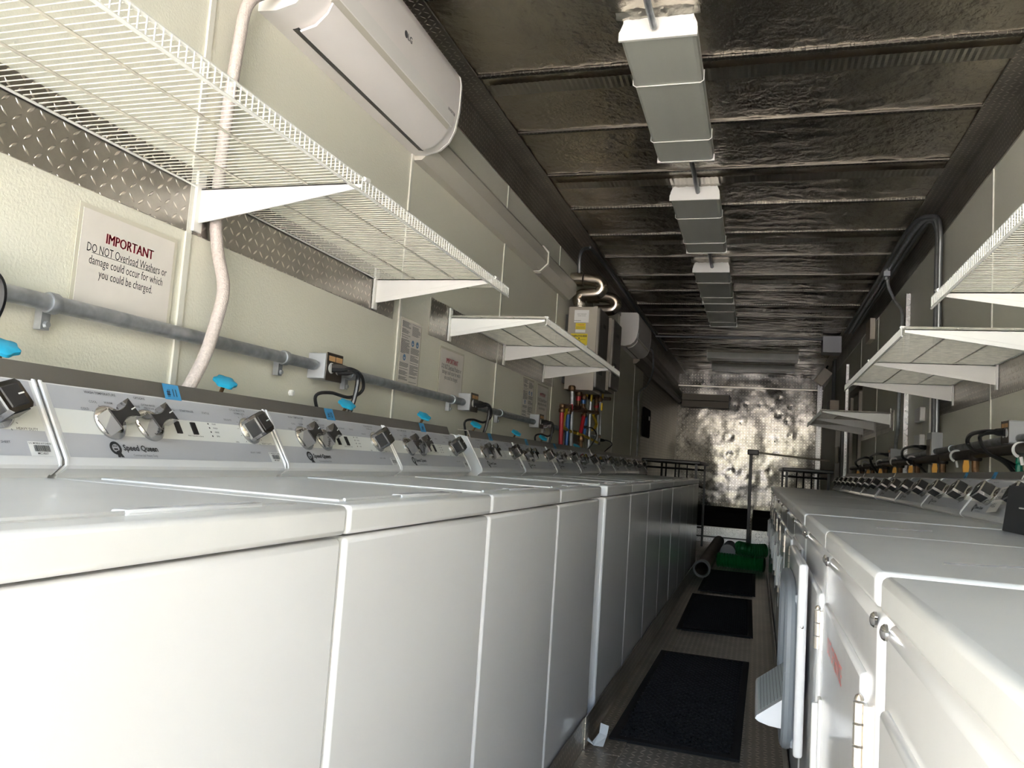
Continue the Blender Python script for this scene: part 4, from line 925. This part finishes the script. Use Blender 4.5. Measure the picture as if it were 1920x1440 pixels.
# suction hoses, pipes
def ribbed(pts, r, pitch, m_, label, name='suction_hose'):
    P = spline(pts, 12); L = [0]
    for a, b in zip(P, P[1:]): L.append(L[-1] + (b - a).length)
    n = int(L[-1] / (pitch / 2)); Q = []; j = 0
    for i in range(n + 1):
        d = L[-1] * i / n
        while j < len(L) - 2 and L[j + 1] < d: j += 1
        t = (d - L[j]) / max(1e-6, L[j + 1] - L[j]); Q.append(P[j].lerp(P[j + 1], min(1, t)))
    return tag(MB().m(m_).tube(Q, r, 18, rfn=lambda i: r * (1 if i % 2 else .90)).build(name, smooth=0), label, 'hose', 'green suction hoses on the floor')
ribbed([(-.37, 8.95, .105), (-.2, 8.93, .103), (.05, 8.9, .10), (.11, 8.89, .10)], .078, .028, 'hose_green', 'green ribbed suction hose lying across the aisle, nearer one')
ribbed([(-.19, 10.35, .125), (-.1, 10.28, .12), (0, 10.3, .11), (.14, 10.35, .12)], .085, .028, 'hose_green', 'green ribbed suction hose lying across the aisle behind the first')
o = thing('drain_pipe', (0, 0, 0), 'brown plastic pipe with a grey collar lying open end towards the camera', 'pipe'); 
q = MB().m('pvc').tube([(-.465, 7.95, .113), (-.455, 11.2, .113)], .070, 24, cap=False).build('pipe_body', o)
r_ = MB().m('pvc_white'); r_.lathe((-.465, 7.84, .113), (0, 1, 0), [(.062, .02), (.074, .0), (.083, .012), (.083, .05), (.080, .12), (.072, .13)], 26); 
r_.f = r_.f[:-2]; r_.mi = r_.mi[:-2]; r_.build('collar', o, 50)
tag(MB().m('pvc_white').tube([(-.29, 10.6, .11), (-.29, 10.15, .12), (-.29, 9.75, .12)], .072, 20).lathe((-.29, 9.70, .12), (0, 1, 0), [(.086, 0), (.086, .06)], 20).build('pipe_elbow'), 'pale pipe end lying behind the nearer green hose', 'pipe')
# wall things at rear left
o = thing('wall_tablet', (XL, 9.65, 1.40), 'black rectangular panel on the rear left wall', 'panel'); MB().m('rubber').rbox(.002, .03, 0, .60, 0, .36, .02, 2).build('case', o); MB().m('outlet').box(.03, .032, .40, .50, .22, .27).build('small_label', o)
gf = 'torn pale paper strips on the rear left wall'
for i, (y, z0, z1, w_) in enumerate(((8.80, 1.30, 1.71, .13), (9.42, 1.57, 1.72, .07), (9.36, 1.38, 1.50, .08))):
    m_ = MB().m('foam'); random.seed(i); n = 9; vs = []
    for k in range(n + 1):
        t = k / n; z = z0 + (z1 - z0) * t; hw = w_ / 2 * (random.uniform(.6, 1.) if 0 < k < n else .45); vs += [(XL + .003, y - hw, z), (XL + .003, y + hw, z)]
    m_.add(vs, [(2 * k, 2 * k + 1, 2 * k + 3, 2 * k + 2) for k in range(n)])
    tag(m_.build('paper_strip', smooth=0), ['long torn', 'short upper torn', 'short lower torn'][i] + ' pale paper strip beside the black panel', 'paper strip', gf)

# ================================================================= FLOOR MATS AND LITTER
def mat_mesh(L, Wd):
    mb = MB().m('rubber'); b = .035; h = .014; nx = max(4, int((Wd - 2 * b) / .0265)); ny = int((L - 2 * b) / .0245); cx = (Wd - 2 * b) / nx; cy = (L - 2 * b) / ny
    for x0, x1, y0, y1 in ((0, Wd, 0, b), (0, Wd, L - b, L), (0, b, b, L - b), (Wd - b, Wd, b, L - b)): mb.box(x0, x1, y0, y1, 0, h - .003)
    for j in range(ny):
        for i in range(nx):
            ox = b + (i + .5 + (.25 if j % 2 else -.25)) * cx; oy = b + (j + .5) * cy; n = 10; out = []; inn = []; low = []
            sh = (j % 2) * 0
            for k in range(n):
                t = 2 * PI * k / n + .3; c_, s_ = math.cos(t), math.sin(t); m_ = max(abs(c_), abs(s_))
                out.append((ox + cx / 2 * c_ / m_, oy + cy / 2 * s_ / m_, h - .004)); inn.append((ox + cx * .42 * c_, oy + cy * .42 * s_, h)); low.append((ox + cx * .38 * c_, oy + cy * .38 * s_, .001))
            mb.add(out + inn + low, [(k, (k + 1) % n, n + (k + 1) % n, n + k) for k in range(n)] + [(n + k, n + (k + 1) % n, 2 * n + (k + 1) % n, 2 * n + k) for k in range(n)])
    return mb
gm = 'black rubber drainage mats in the aisle'
m1 = tag(mat_mesh(1.54, .465).build('rubber_mat', smooth=0), 'black rubber mat full of round holes, nearest in the aisle', 'floor mat', gm); m1.location = (-.485, 3.03, ZF + .001); m1.rotation_euler = (0, 0, -.012)
for y, x_, lb, rz in ((5.25, -.45, 'black rubber mat full of round holes, middle of the three in the aisle', .01), (7.02, -.44, 'black rubber mat full of round holes, farthest in the aisle beside the pipe end', 0)):
    c = m1.copy(); COL.objects.link(c); c.location = (x_, y, ZF + .001); c.rotation_euler = (0, 0, rz); c['label'] = lb
o = thing('crumpled_tag', (-.52, 2.93, ZF + .006), 'crumpled white paper tag with a barcode on the floor at the mat corner', 'litter')
n = MB().m('sticker'); n.add([(0, 0, 0), (.035, -.01, .004), (.04, .03, .03), (.01, .04, .034), (.045, .035, .065), (.012, .045, .068), (-.03, -.01, .02), (-.035, .01, .032), (-.01, .02, .006)], [(0, 1, 2, 3), (3, 2, 4, 5), (0, 8, 7, 6), (0, 3, 8)]); n.build('paper', o, 0)
b_ = MB().m('black_print')
for k in range(6): b_.add([(.016 + .004 * k, .0425 - .0012 * k - .001, .040), (.018 + .004 * k, .042 - .0012 * k - .001, .040), (.018 + .004 * k, .0425 - .0012 * k, .060), (.016 + .004 * k, .043 - .0012 * k, .060)], [(0, 1, 2, 3)])
b_.build('barcode', o, 0)
